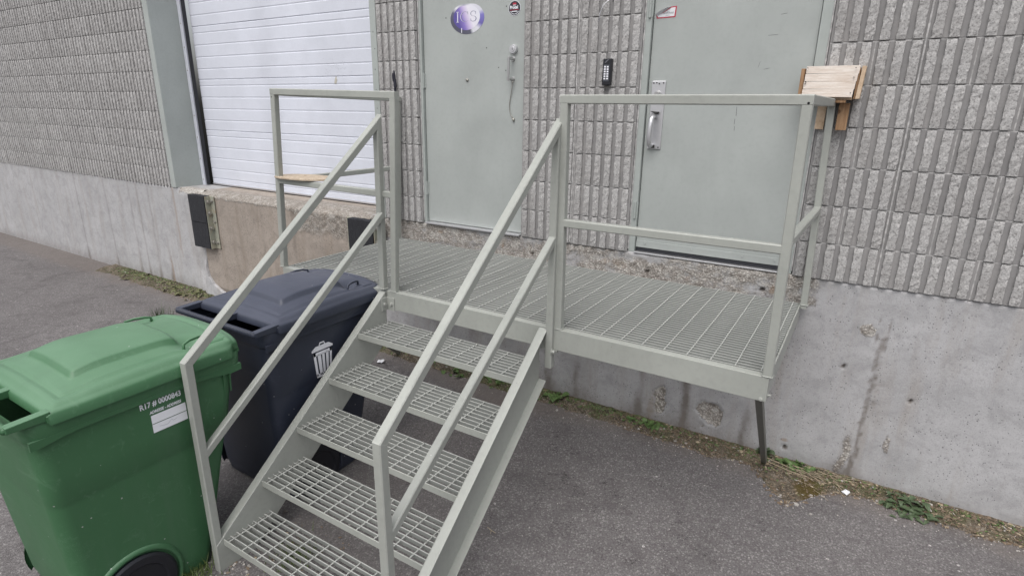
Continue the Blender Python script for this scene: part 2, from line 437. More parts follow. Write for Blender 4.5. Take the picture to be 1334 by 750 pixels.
# ------------------------------------------------------------------ ground
def ground():
    def axis(lo, hi, step, far):
        a = [lo + step * i for i in range(int(round((hi - lo) / step)) + 1)]
        pre, post = [], []; d = step; x = lo
        while x > -far: d *= 1.5; x -= d; pre.append(x)
        d = step; x = hi
        while x < far: d *= 1.5; x += d; post.append(x)
        return pre[::-1] + a + post
    xs = axis(-8.5, 1.8, .03, 120); ys = [y for y in axis(-3.6, .06, .03, 120) if y < .08]
    vs, sand = [], []
    for y in ys:
        for x in xs:
            vs.append((x, y, gz(x, y)))
            e = y + .17 + .10 * N(x * 2.3, 4.1) + .05 * N(x * 9, 2)
            sd = sst(-.30, .05, e) + .55 * bell(x, -2.2, .45) * sst(-2.5, -1.75, -y) * sst(-2.9, -2.2, y)
            if x < -4.8: sd += .45 * sst(-1.9, -.2, y)
            sand.append(sd)
    nx = len(xs)
    fs = [(j * nx + i, j * nx + i + 1, (j + 1) * nx + i + 1, (j + 1) * nx + i) for j in range(len(ys) - 1) for i in range(nx - 1)]
    me = bpy.data.meshes.new('ground'); me.from_pydata(vs, [], fs); me.materials.append(M['asphalt'])
    me.attributes.new('sand', 'FLOAT', 'POINT').data.foreach_set('value', sand)
    me.polygons.foreach_set('use_smooth', [True] * len(fs))
    o = bpy.data.objects.new('ground', me); COL.objects.link(o); o['kind'] = 'structure'
ground()

def soil_edge(x):
    """how far the strip of dirt reaches out from the wall"""
    w = .15 + .055 * N(x * 1.7, 9) + .035 * N(x * 6, 3) + .012 * N(x * 22, 5)
    w += .27 * bell(x, -.13, .15) + .02 * bell(x, -.7, .5)
    if x < -4.9: w += .10
    return max(.05, w)
def soil_h(x, y):
    w = soil_edge(x); t = -y / w
    return gz(x, y) + (.030 * (1 - sst(.55, 1.03, t)) * (1 - .3 * t) - .004 * sst(.9, 1.05, t) + .008 * FB(x * 14, y * 14) * (1 - sst(.8, 1, t)))
def soil_strip():
    vs, moss = [], []; nx, ny = 560, 22; x0, x1 = -8.4, 1.75
    for i in range(nx + 1):
        x = x0 + (x1 - x0) * i / nx; w = soil_edge(x)
        for j in range(ny + 1):
            y = .03 - (w + .03) * 1.04 * j / ny
            vs.append((x, y, soil_h(x, y)))
            moss.append(min(1, sst(.35, .9, bell(x, -.02, .10) * bell(y, -.24, .11) * 1.3 + .25 * FB(x * 9, y * 9))))
    n = ny + 1
    fs = [(i * n + j, (i + 1) * n + j, (i + 1) * n + j + 1, i * n + j + 1) for i in range(nx) for j in range(ny)]
    me = bpy.data.meshes.new('soil_strip'); me.from_pydata(vs, [], fs); me.materials.append(M['soil'])
    me.attributes.new('moss', 'FLOAT', 'POINT').data.foreach_set('value', moss)
    me.polygons.foreach_set('use_smooth', [True] * len(fs))
    bm = bmesh.new(); bm.from_mesh(me); bmesh.ops.recalc_face_normals(bm, faces=bm.faces); bm.to_mesh(me); bm.free()
    o = bpy.data.objects.new('soil_strip', me); COL.objects.link(o); o['kind'] = 'structure'
soil_strip()

# ------------------------------------------------------------------ building
bld = empty('warehouse_building', (0, 0, 0), 'grey ribbed block warehouse with two steel doors and a white dock door', 'building')

def relief(name, x0, x1, z0, z1, step, fn, mat, top_back=None):
    """wall sheet facing -y; fn(x,z) -> (y, expose, dark, rust)"""
    nx = int((x1 - x0) / step); nz = int((z1 - z0) / step)
    vs, ex, dk, ru = [], [], [], []
    for j in range(nz + 1):
        z = z0 + (z1 - z0) * j / nz
        for i in range(nx + 1):
            x = x0 + (x1 - x0) * i / nx
            y, e, d, r = fn(x, z); vs.append((x, y, z)); ex.append(e); dk.append(d); ru.append(r)
    n = nx + 1
    fs = [(j * n + i, j * n + i + 1, (j + 1) * n + i + 1, (j + 1) * n + i) for j in range(nz) for i in range(nx)]
    # top ledge going back
    b = len(vs); depth = top_back or .06
    for k in (1, 2, 3, 4):
        for i in range(n):
            x = x0 + (x1 - x0) * i / nx; v = vs[(nz) * n + i]
            t = k / 4
            yy = v[1] + (depth - v[1]) * t
            zz = v[2] + (z1 + .0 - v[2]) * t + .003 * FB(x * 12, yy * 12) * (1 - t)
            vs.append((x, yy, zz)); ex.append(ex[nz * n + i] * (1 - t) * .8); dk.append(0.05); ru.append(0)
    for k in range(4):
        lo = nz * n if k == 0 else b + (k - 1) * n
        hi = b + k * n
        fs += [(lo + i, lo + i + 1, hi + i + 1, hi + i) for i in range(nx)]
    me = bpy.data.meshes.new(name); me.from_pydata(vs, [], fs); me.materials.append(mat)
    for nm, a in (('expose', ex), ('dark', dk), ('rust_mark', ru)):
        me.attributes.new(nm, 'FLOAT', 'POINT').data.foreach_set('value', a)
    me.polygons.foreach_set('use_smooth', [True] * len(fs))
    o = bpy.data.objects.new(name, me); COL.objects.link(o); o.parent = bld
    return o

def patch(x, z, cx, cz, rx, rz):
    d = math.hypot((x - cx) / rx, (z - cz) / rz) + .55 * FB(x * 13, z * 13, cx)
    return 1 - sst(.75, 1.1, d)
def fn_right(x, z):
    fb = FB(x * 3, z * 3, 1); y = .002 * fb
    # the long crack running down the wall
    cx = .178 - .035 * (1 - z) ** 2 + .010 * N(z * 7, 2) + .004 * N(z * 30, 1)
    w = max(1e-4, (.011 + .006 * N(z * 11, 5)) * sst(1.03, .85, z))
    c = (1 - sst(w * .4, w * 1.3, abs(x - cx + .004 * N(x * 90, z * 90)))) * sst(1.03, .90, z) * (.72 + .5 * N(z * 22, x * 40))
    for off, sd, lo, hi in ((.016, 3, .05, .45), (-.012, 6, .3, .98), (.022, 9, .78, 1.06), (-.03, 12, .85, 1.05)):
        c = max(c, .8 * (1 - sst(.0015, .006, abs(x - cx - off - .012 * N(z * 13, sd)))) * sst(lo, lo + .05, z) * sst(hi, hi - .05, z))
    c = max(0, c)
    for z1, s1 in ((.62, .07), (.52, .05), (.93, .09), (.74, .04)): dark_ = bell(z, z1, .035) * bell(x, cx + .02, s1) * max(0, .5 + FB(x * 25, z * 25, z1)); c = max(c, .55 * dark_)
    dark = .80 * c + .16 * bell(x, cx + .015, .05) * sst(1.0, .6, z)
    y += .006 * c
    e = .75 * bell(x, cx - .045 - .02 * N(z * 9), .030) * sst(.42, .20, z) * sst(-.1, .1, z)
    dark += .55 * bell(x, cx - .04, .09) * sst(.22, .0, z)
    e += patch(x, z, .10, .93, .045, .035) * .7
    # spalls low on the wall below the landing
    p1 = patch(x, z, -.655, .175, .085, .085); p2 = patch(x, z, -1.00, .19, .045, .10)
    e += 1.1 * p1 + .95 * p2; y += .014 * p1 + .009 * p2
    p3 = patch(x, z, .30, .30, .02, .07) * .6; e += p3
    # coarse band under the door sills, above the landing
    band = sst(.985, 1.03, z + .02 * FB(x * 5, 2)) * sst(-.10, -.22, x)
    e += band * (.62 + .5 * FB(x * 4, z * 8, 7)); y += .006 * band * (FB(x * 30, z * 30, 4) + .3)
    # vertical run marks
    for sx, sw, s in ((-1.86, .035, .75), (-1.14, .03, .6), (-.83, .03, .75), (-.45, .02, .6), (-2.55, .05, .5), (-1.62, .02, .35), (-2.9, .03, .5)):
        dark += s * (bell(x + .02 * N(z * 6, sx), sx, sw) + .4 * bell(x + .05 * N(z * 4, sx + 3), sx + .02, sw * 3.2)) * sst(1.1, .95, z) * (.62 + .55 * FB(z * 5, x * 14, sx))
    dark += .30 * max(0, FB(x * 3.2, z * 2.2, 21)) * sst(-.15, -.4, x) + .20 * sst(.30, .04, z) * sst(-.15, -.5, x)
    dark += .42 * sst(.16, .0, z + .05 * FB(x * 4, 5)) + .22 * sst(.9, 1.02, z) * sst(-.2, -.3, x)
    r = .9 * patch(x, z, -2.27, 1.10, .014, .04) + .7 * patch(x, z, -2.86, 1.13, .03, .014) + .8 * patch(x, z, -.40, 1.08, .018, .03) + .5 * patch(x, z, -1.36, 1.10, .12, .03) \
        + .5 * patch(x, z, -.90, 1.07, .012, .02) + .6 * bell(x, -.83, .03) * sst(.35, .1, z) * .6 + .55 * bell(x, -1.05, .05) * sst(.35, .1, z) * sst(-.05, .1, z)
    for hx, hz in ((-.46, 1.072), (-1.16, 1.072), (-2.42, 1.075), (-2.02, 1.07), (.02, .70), (-.20, .10), (.36, .58)):
        h = math.hypot(x - hx, z - hz); y += .03 * (1 - sst(.006, .012, h)); dark += 1.2 * (1 - sst(.008, .016, h))
    dark += .5 * patch(x, z, .02, .88, .16, .10) * .3
    r += .8 * patch(x, z, -.215, .15, .035, .008)
    if z > BZ - .012: y += .012 * (z - BZ + .012) / .012
    return y, e, dark, r
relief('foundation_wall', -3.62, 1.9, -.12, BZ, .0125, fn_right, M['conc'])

def fn_left(x, z):
    y = .002 * FB(x * 3, z * 3, 1); dark = 0; r = 0
    dark += .8 * bell(x + .02 * N(z * 5), -6.99, .035) * sst(1.1, .1, z) * (.6 + .4 * N(z * 6))
    r += .75 * bell(x + .02 * N(z * 7) + .008 * N(z * 30, 3), -6.70, .030) * sst(.15, .5, z) + .9 * bell(x, -6.97, .03) * sst(.5, .2, z)
    for sx in (-7.25, -7.7, -8.3, -9.1, -7.5):
        dark += .55 * bell(x + .01 * N(z * 6, sx), sx, .025)
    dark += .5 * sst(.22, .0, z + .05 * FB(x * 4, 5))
    e = .35 * sst(.4, .9, FB(x * 2, z * 2, 9))
    if -6.60 < x:                                   # foot that widens under the bumper
        y -= .05 * sst(.30, .02, z) * sst(-6.5, -6.2, x)
        e += .8 * sst(BZ - .10, BZ - .02, z + .02 * FB(x * 9, 1)); y += .05 * sst(BZ - .05, BZ, z)
    return y, e, dark, r
relief('foundation_wall', -12.6, -6.15, -.12, BZ, .03, fn_left, M['conc'], .38)
ft = MB()
fp = [(-6.24, .50), (-6.165, .50), (-6.155, .34), (-6.13, .24), (-6.06, .165), (-5.95, .115), (-5.84, .08), (-5.78, .02), (-5.77, -.10), (-6.24, -.10)]
ft.prism(fp, lambda a, b, t: (a, t if t < 0 and b < .45 else min(t + .05, .004) if t < 0 else t, b), -.058, .004)
ft.build('foundation_foot', M['conc'], bld, bevel=.012)
def fn_dock(x, z):
    er = .040 + .016 * N(x * 2.6, 8) + .012 * N(x * 9, 4) + .007 * N(x * 30, 4)
    t = sst(BZ - er * 1.2, BZ, z)
    y = -.03 + .003 * FB(x * 3, z * 3, 1) + .12 * t * t + .014 * t * FB(x * 25, z * 25, 3)
    big = sst(-4.75, -4.5, x) * sst(BZ - .33, BZ - .2, z + .05 * FB(x * 4, z * 2))
    e = .85 * sst(BZ - er * 2.0, BZ - er * .9, z + .015 * FB(x * 20, z * 20)) + .62 * big
    y += .010 * big * (FB(x * 22, z * 22, 6) + .5)
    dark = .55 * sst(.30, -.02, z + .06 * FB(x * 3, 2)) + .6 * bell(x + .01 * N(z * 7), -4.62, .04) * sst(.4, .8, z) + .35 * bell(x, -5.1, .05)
    dark += .8 * bell(z, .13 - .05 * (x + 6.15), .014) * sst(-5.4, -5.8, x)
    r = .35 * sst(.1, .7, FB(x * 3, z * .8, 5))
    return y, e, dark, r
relief('dock_wall', -6.15, -3.62, -.12, BZ, .0125, fn_dock, M['conc_tan'], .38)

# fluted split-face blocks, each its own object
def block_mesh(seed, half=False):
    r = random.Random(seed); W = CH * (1 if half else 2) - .006; H = CH - .008; n = 3 if half else 6
    pitch = W / n; rows = 11; mb = MB(); D = .0140
    cols = [(-W / 2, .0, 1)]
    for k in range(n):
        c = -W / 2 + pitch * (k + .5)
        cols += [(c - .0215, 0.0, 1), (c - .0195, -D, 0), (c - .007, -D - .001, 0), (c + .007, -D - .001, 0), (c + .0195, -D, 0), (c + .0215, 0.0, 1)]
    cols.append((W / 2, 0.0, 1))
    nc = len(cols); vs = []
    jit = [r.uniform(-.0025, .0025) for _ in range(n)]
    for j in range(rows + 1):
        z = H * j / rows
        for i, (x, y, s) in enumerate(cols):
            if s == 0:
                dx = r.uniform(-.0026, .0026); dy = r.uniform(-.0020, .0020) + jit[(i - 1) // 6] * .6
                if j in (0, rows): dy += .0015
                vs.append((x + dx, y + dy, z + (r.uniform(-.002, .002) if 0 < j < rows else 0)))
            else: vs.append((x, y, z))
    fs, mi = [], []
    for j in range(rows):
        for i in range(nc - 1):
            fs.append((j * nc + i, j * nc + i + 1, (j + 1) * nc + i + 1, (j + 1) * nc + i))
            mi.append(0 if (cols[i][2] == 0 or cols[i + 1][2] == 0) else 1)
    b = len(vs)
    for (x, y, s) in cols: vs.append((x, .03, 0))
    for (x, y, s) in cols: vs.append((x, .03, H))
    for i in range(nc - 1):
        fs.append((b + i, b + i + 1, i + 1, i)); mi.append(0)
        fs.append((rows * nc + i, rows * nc + i + 1, b + nc + i + 1, b + nc + i)); mi.append(0)
    me = bpy.data.meshes.new('block'); me.from_pydata(vs, [], fs)
    me.materials.append(M['rib']); me.materials.append(M['groove']); me.polygons.foreach_set('material_index', mi)
    return me
BM = [block_mesh(i) for i in range(7)]
BH = [block_mesh(20 + i, True) for i in range(4)]
def block_wall(xs0, xs1, rows, z0=BZ, label=None):
    """xs0..xs1 filled with 0.4064 blocks, odd courses shifted where there is room"""
    mb = MB(); mb.box(xs0 + .003, xs1 - .003, .0, .19, z0, z0 + rows * CH)
    w = mb.build('block_wall', M['mortar'], bld)
    if label: w['label'] = label
    for k in range(rows):
        z = z0 + k * CH + .004; x = xs0; odd = k % 2; first = True
        while x < xs1 - .05:
            room = xs1 - x
            if (odd and first and xs1 - xs0 > 1) or room < .39:
                me = rnd.choice(BH); wd = .2032
                if room < .19: break
            else: me = rnd.choice(BM); wd = .4064
            first = False
            inst('block', me, w, (x + wd / 2, rnd.uniform(-.0035, -.0015), z + rnd.uniform(-.001, .001)))
            x += wd
    return w
block_wall(-6.687 - .4064 * 14, -6.687, 13, label='ribbed block wall left of the dock door')
block_wall(-3.435, -3.435 + .4064, 13, label='narrow ribbed block pier between dock door and steel door')
block_wall(-2.118, -2.118 + .8128, 13, label='ribbed block wall between the two steel doors')
block_wall(-.318, -.318 + .2032 * 11, 13, label='ribbed block wall right of the steel doors')
block_wall(-3.0286, -2.118, 2, BZ + 11 * CH)
block_wall(-1.3052, -.318, 2, BZ + 11 * CH)
# sealant-filled control joints
for x in (-1.72, .087):
    mb = MB(); mb.tube((x, -.003, BZ + .01), (x, -.003, BZ + 13 * CH), .009, .012)
    mb.build('control_joint', M['mortar'], bld)
# smooth return at the pier's door side
mb = MB(); mb.box(-3.062, -3.031, .0, .12, BZ + .004, BZ + 11 * CH); mb.build('pier_return', M['groove'], bld)

# black splash on the pier
mb = MB(); bx, bz = -3.255, 2.27
for k, (dx, dz, rx, rz) in enumerate([(0, 0, .008, .062), (.008, -.03, .009, .035), (-.009, .02, .007, .03), (.004, -.08, .006, .035)]):
    pts = [(bx + dx + rx * math.cos(t) * (1 + .5 * N(k, t * 2)), bz + dz + rz * math.sin(t) * (1 + .4 * N(t * 2, k + 3))) for t in (2 * math.pi * i / 18 for i in range(18))]
    mb.prism(pts, lambda a, b, t: (a, t, b), -.0275 - k * .0012, -.018)
mb.build('tar_stain', M['stain_black'], bld)

# bright patch plus stub of white wire high on the middle wall
wire = MB(); wire.path([(-1.50, -.005, 2.700), (-1.512, -.045, 2.690), (-1.545, -.055, 2.66), (-1.565, -.05, 2.62), (-1.572, -.045, 2.575)], .0022, 6)
tag(wire.build('wire_stub', M['white_print'], None, True), 'thin white wire end sticking out of the block wall above the keypad', 'wire')
mb = MB(); mb.cyl((-1.50, -.012, 2.702), (-1.50, .004, 2.702), .009, 12); mb.build('wire_hole', M['dark_gap'], bld)

# ---- steel doors
def bolt(mb, p, n, r=.009, h=.008):
    p, n = Vector(p), Vector(n).normalized()
    mb.cyl(p, p + n * .002, r * 1.5, 16); mb.cyl(p + n * .002, p + n * h, r, 6)
FZ = BZ + 2.135
def door(x0, x1, f0, f1, label, gap=.004, bottom=BZ + .016):
    """leaf x0..x1, frame outer f0..f1"""
    d = MB(); d.box(x0 + gap, x1 - gap, .035, .079, bottom, FZ - .05)
    leaf = d.build('steel_door', M['door'], bld, bevel=.002, label=label)
    f = MB()
    f.box(f0, x0, .012, .10, BZ + .001, FZ); f.box(x1, f1, .012, .10, BZ + .001, FZ); f.box(x0, x1, .012, .10, FZ - .046, FZ)
    f.box(x0 - .0, x0 + .016, .082, .10, BZ + .001, FZ - .05); f.box(x1 - .016, x1, .082, .10, BZ + .001, FZ - .05)
    fr = f.build('door_frame', M['jamb'], bld, bevel=.0015)
    g = MB(); g.box(x0, x1, .101, .12, BZ, FZ); g.build('door_backing', M['dark_gap'], fr)
    for sx in (f0, f1):
        c = MB(); c.path([(sx, .010 + .002 * N(z * 8, sx), z) for z in [BZ + .02 + i * .1 for i in range(22)]], .004, 6)
        c.build('sealant_bead', M['mortar'], fr)
    return leaf, fr
d1, fr1 = door(-3.005, -2.125, -3.028, -2.119, 'steel door with round logo sticker and small pull handle')
d2, fr2 = door(-1.262, -.375, -1.302, -.322, 'steel door with long silver latch plate', bottom=BZ + .034)
def hinges(x, zs, par, y=.03):
    for z in zs:
        h = MB(); h.cyl((x, y - .006, z - .055), (x, y - .006, z + .055), .008, 10)
        for k in (-.018, .018): h.cyl((x, y - .006, z + k - .001), (x, y - .006, z + k + .001), .0088, 10)
        h.box(x - .018, x + .016, y, y + .006, z - .05, z + .05)
        h.build('hinge', M['jamb'], par)
hinges(-3.006, (1.463, 2.262, 3.05), fr1); hinges(-1.275, (1.46, 2.64, 3.05), fr2, .014)
# thresholds
mb = MB(); mb.box(-3.0, -2.125, -.020, .09, BZ - .001, BZ + .012); mb.build('threshold', M['alu'], bld, bevel=.002)
mb = MB(); mb.box(-1.26, -.375, -.004, .09, BZ - .001, BZ + .006); mb.build('threshold', M['alu'], bld, bevel=.002)
mb = MB(); mb.box(-1.258, -.379, .030, .036, BZ + .034, BZ + .075)
for x in (-1.2, -.9, -.6, -.42): bolt(mb, (x, .030, BZ + .060), (0, -1, 0), .004, .004)
mb.build('door_sweep', M['door'], d2)
mb = MB(); mb.box(-1.258, -.379, .034, .050, BZ + .008, BZ + .034); mb.build('sweep_rubber', M['rubber'], d2)
# astragal on door 1 lock side
mb = MB(); mb.box(-2.140, -2.122, .028, .034, 1.25, 2.25); mb.build('lock_guard', M['door'], d1)

# peephole and small holes
mb = MB(); mb.cyl((-2.607, .034, 2.262), (-2.607, .029, 2.262), .011, 20); mb.build('peephole', M['zinc'], d1, True)
mb = MB()
for x, z in ((-2.79, 2.68), (-2.28, 2.72), (-2.44, 2.47), (-2.34, 2.34), (-2.28, 2.32)): mb.cyl((x, .0345, z), (x, .0335, z), .0035, 8)
mb.build('screw_hole', M['dark_gap'], d1)
# deadbolt
mb = MB(); mb.cyl((-2.215, .035, 2.452), (-2.215, .012, 2.452), .030, 28, .027); mb.cyl((-2.215, .012, 2.452), (-2.215, .009, 2.452), .016, 20)
db = mb.build('deadbolt', M['alu'], d1, bevel=.002)
mb = MB(); mb.box(-2.2165, -2.2135, .0082, .0092, 2.445, 2.459); mb.build('keyway', M['dark_gap'], db)
# pull handle
mb = MB(); zt, zb, hx = 2.392, 2.262, -2.222
mb.tube((hx, -.022, zt + .012), (hx - .004, -.022, zb - .014), .017, .014, (0, 1, 0), .004)
for z in (zt, zb): mb.tube((hx, .036, z), (hx, -.020, z), .020, .018, (0, 0, 1), .004); mb.cyl((hx, .036, z), (hx, .031, z), .017, 16)
mb.build('pull_handle', M['chrome'], d1, bevel=.001)
mb = MB(); pts = [(-2.216, .018, 2.245), (-2.222, .022, 2.20), (-2.238, .028, 2.14), (-2.246, .03, 2.09), (-2.242, .03, 2.05), (-2.225, .03, 2.015), (-2.213, .03, 2.005)]
mb.path(pts, .0028, 6); mb.cyl(pts[-1], (-2.208, .028, 1.985), .010, 10, .006); mb.path([(-2.222, .018, 2.252), (-2.214, .012, 2.236), (-2.206, .018, 2.25)], .0035, 6)
mb.build('pull_cord', M['zinc'], d1, True)

# round logo sticker
def logo_mat():
    t = NT('logo_print'); sx = t.n('ShaderNodeSeparateXYZ'); t.l(t.tc.outputs['Object'], sx.inputs[0])
    x, z = sx.outputs[0], sx.outputs[2]
    g = t.math('ADD', t.math('MULTIPLY', x, 5.0), t.math('ADD', t.math('MULTIPLY', z, 2.2), .42))
    return t.done(t.ramp(g, [(0, (.10, .08, .30)), (.22, (.24, .18, .50)), (.42, (.56, .48, .70)), (.6, (.74, .72, .80)), (1, (.70, .71, .78))]), .35)
def rim_mat():
    t = NT('logo_rim_print'); sx = t.n('ShaderNodeSeparateXYZ'); t.l(t.tc.outputs['Object'], sx.inputs[0])
    a = t.math('ARCTAN2', sx.outputs[2], sx.outputs[0]); a = t.math('ADD', t.math('DIVIDE', a, 6.2832), .5)
    s = lambda *c: c
    return t.done(t.ramp(a, [(0, s(.09, .09, .13)), (.12, s(.08, .08, .12)), (.30, s(.10, .10, .14)), (.335, s(.62, .63, .68)), (.40, s(.66, .66, .72)), (.45, s(.14, .12, .38)),
                             (.52, s(.20, .18, .50)), (.56, s(.60, .60, .68)), (.70, s(.68, .68, .74)), (.80, s(.35, .36, .42)), (.90, s(.70, .70, .75)), (.95, s(.12, .12, .18)), (1, s(.09, .09, .13))]), .3)
def disc(rx, rz, notch=0.0, n=56):
    out = []
    for i in range(n):
        t = 2 * math.pi * i / n; k = 1 - notch * bell((t - math.pi / 2 + math.pi) % (2 * math.pi) - math.pi, .0, .55)
        out.append((rx * math.cos(t) * (1 + .02 * math.cos(2 * t)), rz * math.sin(t) * k))
    return out
cx, cz = -2.604, 2.668
st = MB(); st.prism([(a, b) for a, b in disc(.142, .103, .13)], lambda a, b, t: (a, t, b), -.0008, 0)
so = st.build('logo_sticker', rim_mat(), d1); so.location = (cx, .0345, cz)
sb = MB(); sb.prism(disc(.112, .083, .10), lambda a, b, t: (a, t, b), -.0014, -.0009)
sbo = sb.build('logo_disc', logo_mat(), d1); sbo.location = (cx - .004, .0345, cz + .006)
lm = plain('logo_letter_print', (.10, .10, .22), .4); lw = plain('logo_letter_light', (.78, .78, .84), .4)
rotf = (R(90), 0, 0)
def serif_arc(mbx, ccx, ccz, rx, rz, a0, a1, w0, w1, y):
    """letter stroke along an arc whose width swells in the middle"""
    n_ = 20; L_, R_ = [], []
    for k in range(n_ + 1):
        a_ = R(a0 + (a1 - a0) * k / n_); w_ = w0 + (w1 - w0) * math.sin(math.pi * k / n_)
        L_.append((ccx + (rx + w_) * math.cos(a_), y, ccz + (rz + w_ * .5) * math.sin(a_))); R_.append((ccx + (rx - w_) * math.cos(a_), y, ccz + (rz - w_ * .5) * math.sin(a_)))
    mbx.add(L_ + R_, [(k, k + 1, n_ + 2 + k, n_ + 1 + k) for k in range(n_)])
for mat_, dx_, y_, kw in ((lw, -.0022, .0326, 1.0), (lm, .0, .0322, .62)):
    q = MB(); zc_ = cz + .010
    if mat_ is lw:
        q.box(cx - .084, cx - .077, y_ - .0003, y_, zc_ - .033, zc_ + .033); q.box(cx - .090, cx - .071, y_ - .0003, y_, zc_ + .030, zc_ + .034); q.box(cx - .090, cx - .071, y_ - .0003, y_, zc_ - .034, zc_ - .030)
    q.build('logo_letter', mat_, d1) if mat_ is lw else None
    q = MB(); serif_arc(q, cx - .016 + dx_, zc_, .034, .032, 48, 318, .0012 * kw, .0042 * kw, y_); q.box(cx + .006 + dx_, cx + .009 + dx_, y_ - .0002, y_, zc_ + .014, zc_ + .031)
    q.build('logo_letter', mat_, d1)
    q = MB(); serif_arc(q, cx + .054 + dx_, zc_ + .0165, .022, .0155, 30, 268, .0012 * kw, .0036 * kw, y_); serif_arc(q, cx + .054 + dx_, zc_ - .0165, .024, .0165, 92, -150, .0014 * kw, .0046 * kw, y_)
    q.box(cx + .072 + dx_, cx + .075 + dx_, y_ - .0002, y_, zc_ + .013, zc_ + .029); q.box(cx + .032 + dx_, cx + .035 + dx_, y_ - .0002, y_, zc_ - .030, zc_ - .015)
    q.build('logo_letter', mat_, d1)
mb = MB(); mb.box(cx - .050, cx - .044, .0322, .0332, cz - .093, cz - .062); mb.build('logo_mark', lw, d1)
# small round sticker
sx_, sz_ = -2.216, 2.704
mb = MB(); mb.prism(disc(.046, .046), lambda a, b, t: (sx_ + a, t, sz_ + b), .0336, .035); mb.build('sticker_rim', M['white_print'], d1)
mb = MB(); mb.prism(disc(.0435, .0435), lambda a, b, t: (sx_ + a, t, sz_ + b), .0330, .0335); mb.build('round_sticker', M['black_print'], d1)
text('sticker_lettering', 'Protel', .028, M['white_print'], d1, (sx_ - .036, .0326, sz_ - .004), rotf, .92, .0001, .0009)
mb = MB(); mb.box(sx_ - .013, sx_ + .014, .0322, .0328, sz_ + .021, sz_ + .032); mb.build('sticker_emblem', M['red_print'], d1)
mb = MB(); mb.box(sx_ - .012, sx_ + .013, .0322, .0328, sz_ + .016, sz_ + .0195); mb.box(sx_ - .022, sx_ + .022, .0322, .0328, sz_ - .022, sz_ - .017)
for k in range(9):
    a = R(215 + k * 13.5); mb.box(sx_ + .036 * math.cos(a) - .003, sx_ + .036 * math.cos(a) + .003, .0322, .0328, sz_ + .036 * math.sin(a) - .002, sz_ + .036 * math.sin(a) + .002)
mb.build('sticker_mark', M['white_print'], d1)
mb = MB(); mb.box(sx_ - .034, sx_ + .034, .0322, .0328, sz_ - .012, sz_ - .009); mb.build('sticker_stripe', M['red_print'], d1)

# peeling sticker on the right door
px, pz = -1.24, 2.58
outer = [(0, 0), (.108, .002), (.112, .060), (.078, .058), (.030, .030), (-.006, .016)]
inner = [(.006, .006), (.101, .008), (.105, .054), (.080, .052), (.034, .027), (.0, .016)]
mb = MB(); mb.prism(outer, lambda a, b, t: (px + a, t, pz + b), .0338, .035); mb.build('sticker_border', M['red_print'], d2)
mb = MB(); mb.prism(inner, lambda a, b, t: (px + a, t, pz + b), .0332, .0337); mb.build('paper_sticker', M['paper'], d2)
mb = MB()
for k in range(13):
    x = px + .034 + k * .0050; h = .010 + .005 * abs(N(k * 3.1)); z = pz + .021 + .003 * N(k * 1.7)
    mb.tube((x, .0329, z), (x + .003 * N(k * 5), .0329, z + h), .0012, .0006, (0, 1, 0), .0001)
    if k % 2: mb.tube((x, .0329, z + h * .5), (x + .005, .0329, z + h * (.5 + .4 * N(k * 9))), .0012, .0006, (0, 1, 0), .0001)
mb.tube((px + .05, .0329, pz + .014), (px + .075, .0329, pz + .0145), .0012, .0006, (0, 1, 0), .0001)
mb.build('sticker_print', M['black_print'], d2)
mb = MB()
fl = [(-.008, .012), (.026, .026), (.080, .058), (.062, .054), (.034, .044), (-.004, .024)]
vs = [(px + a, .033 - (0 if i < 3 else .016), pz + b) for i, (a, b) in enumerate(fl)]
mb.add(vs, [(0, 1, 2, 3), (0, 3, 4, 5)]); mb.build('curled_corner', M['paper'], d2)

# latch plate on the right door
pl = MB(); pl.box(-1.236, -1.152, .026, .035, 1.842, 2.238)
plate = pl.build('latch_plate', M['alu'], d2, bevel=.003)
mb = MB(); mb.cyl((-1.194, .026, 2.165), (-1.194, .012, 2.165), .021, 24, .019); mb.cyl((-1.194, .012, 2.165), (-1.194, .009, 2.165), .013, 20); mb.build('lock_cylinder', M['chrome'], d2, bevel=.001)
mb = MB(); mb.prism([(-1.222, 2.066), (-1.175, 2.062), (-1.178, 2.054), (-1.190, 2.046), (-1.200, 2.056)], lambda a, b, t: (a, t, b), -.012, .027); mb.build('thumb_latch', M['dark_metal'], d2, bevel=.001)
mb = MB(); hp = [(-1.200, .028, 2.030), (-1.200, -.010, 2.036), (-1.202, -.034, 2.018), (-1.204, -.040, 1.97), (-1.206, -.040, 1.92), (-1.206, -.034, 1.878), (-1.206, -.012, 1.862), (-1.206, .028, 1.866)]
sm = []
for i in range(len(hp) - 1):
    for k in range(4): sm.append(Vector(hp[i]).lerp(Vector(hp[i + 1]), k / 4))
sm.append(Vector(hp[-1])); 
for _ in range(2): sm = [sm[0]] + [(sm[i - 1] + sm[i] * 2 + sm[i + 1]) / 4 for i in range(1, len(sm) - 1)] + [sm[-1]]
mb.path(sm, [.011 + .004 * math.sin(math.pi * i / (len(sm) - 1)) for i in range(len(sm))], 12)
mb.build('latch_grip', M['alu'], d2, True)
mb = MB(); mb.box(-1.222, -1.188, .014, .027, 1.850, 1.868); mb.build('grip_foot', M['dark_metal'], d2, bevel=.002)
mb = MB()
for x, z in ((-1.224, 2.226), (-1.206, 2.228), (-1.190, 2.222), (-1.165, 2.226), (-1.222, 1.854), (-1.166, 1.854)): mb.cyl((x, .026, z), (x, .0235, z), .0042, 8)
mb.build('plate_screw', M['dark_metal'], d2)
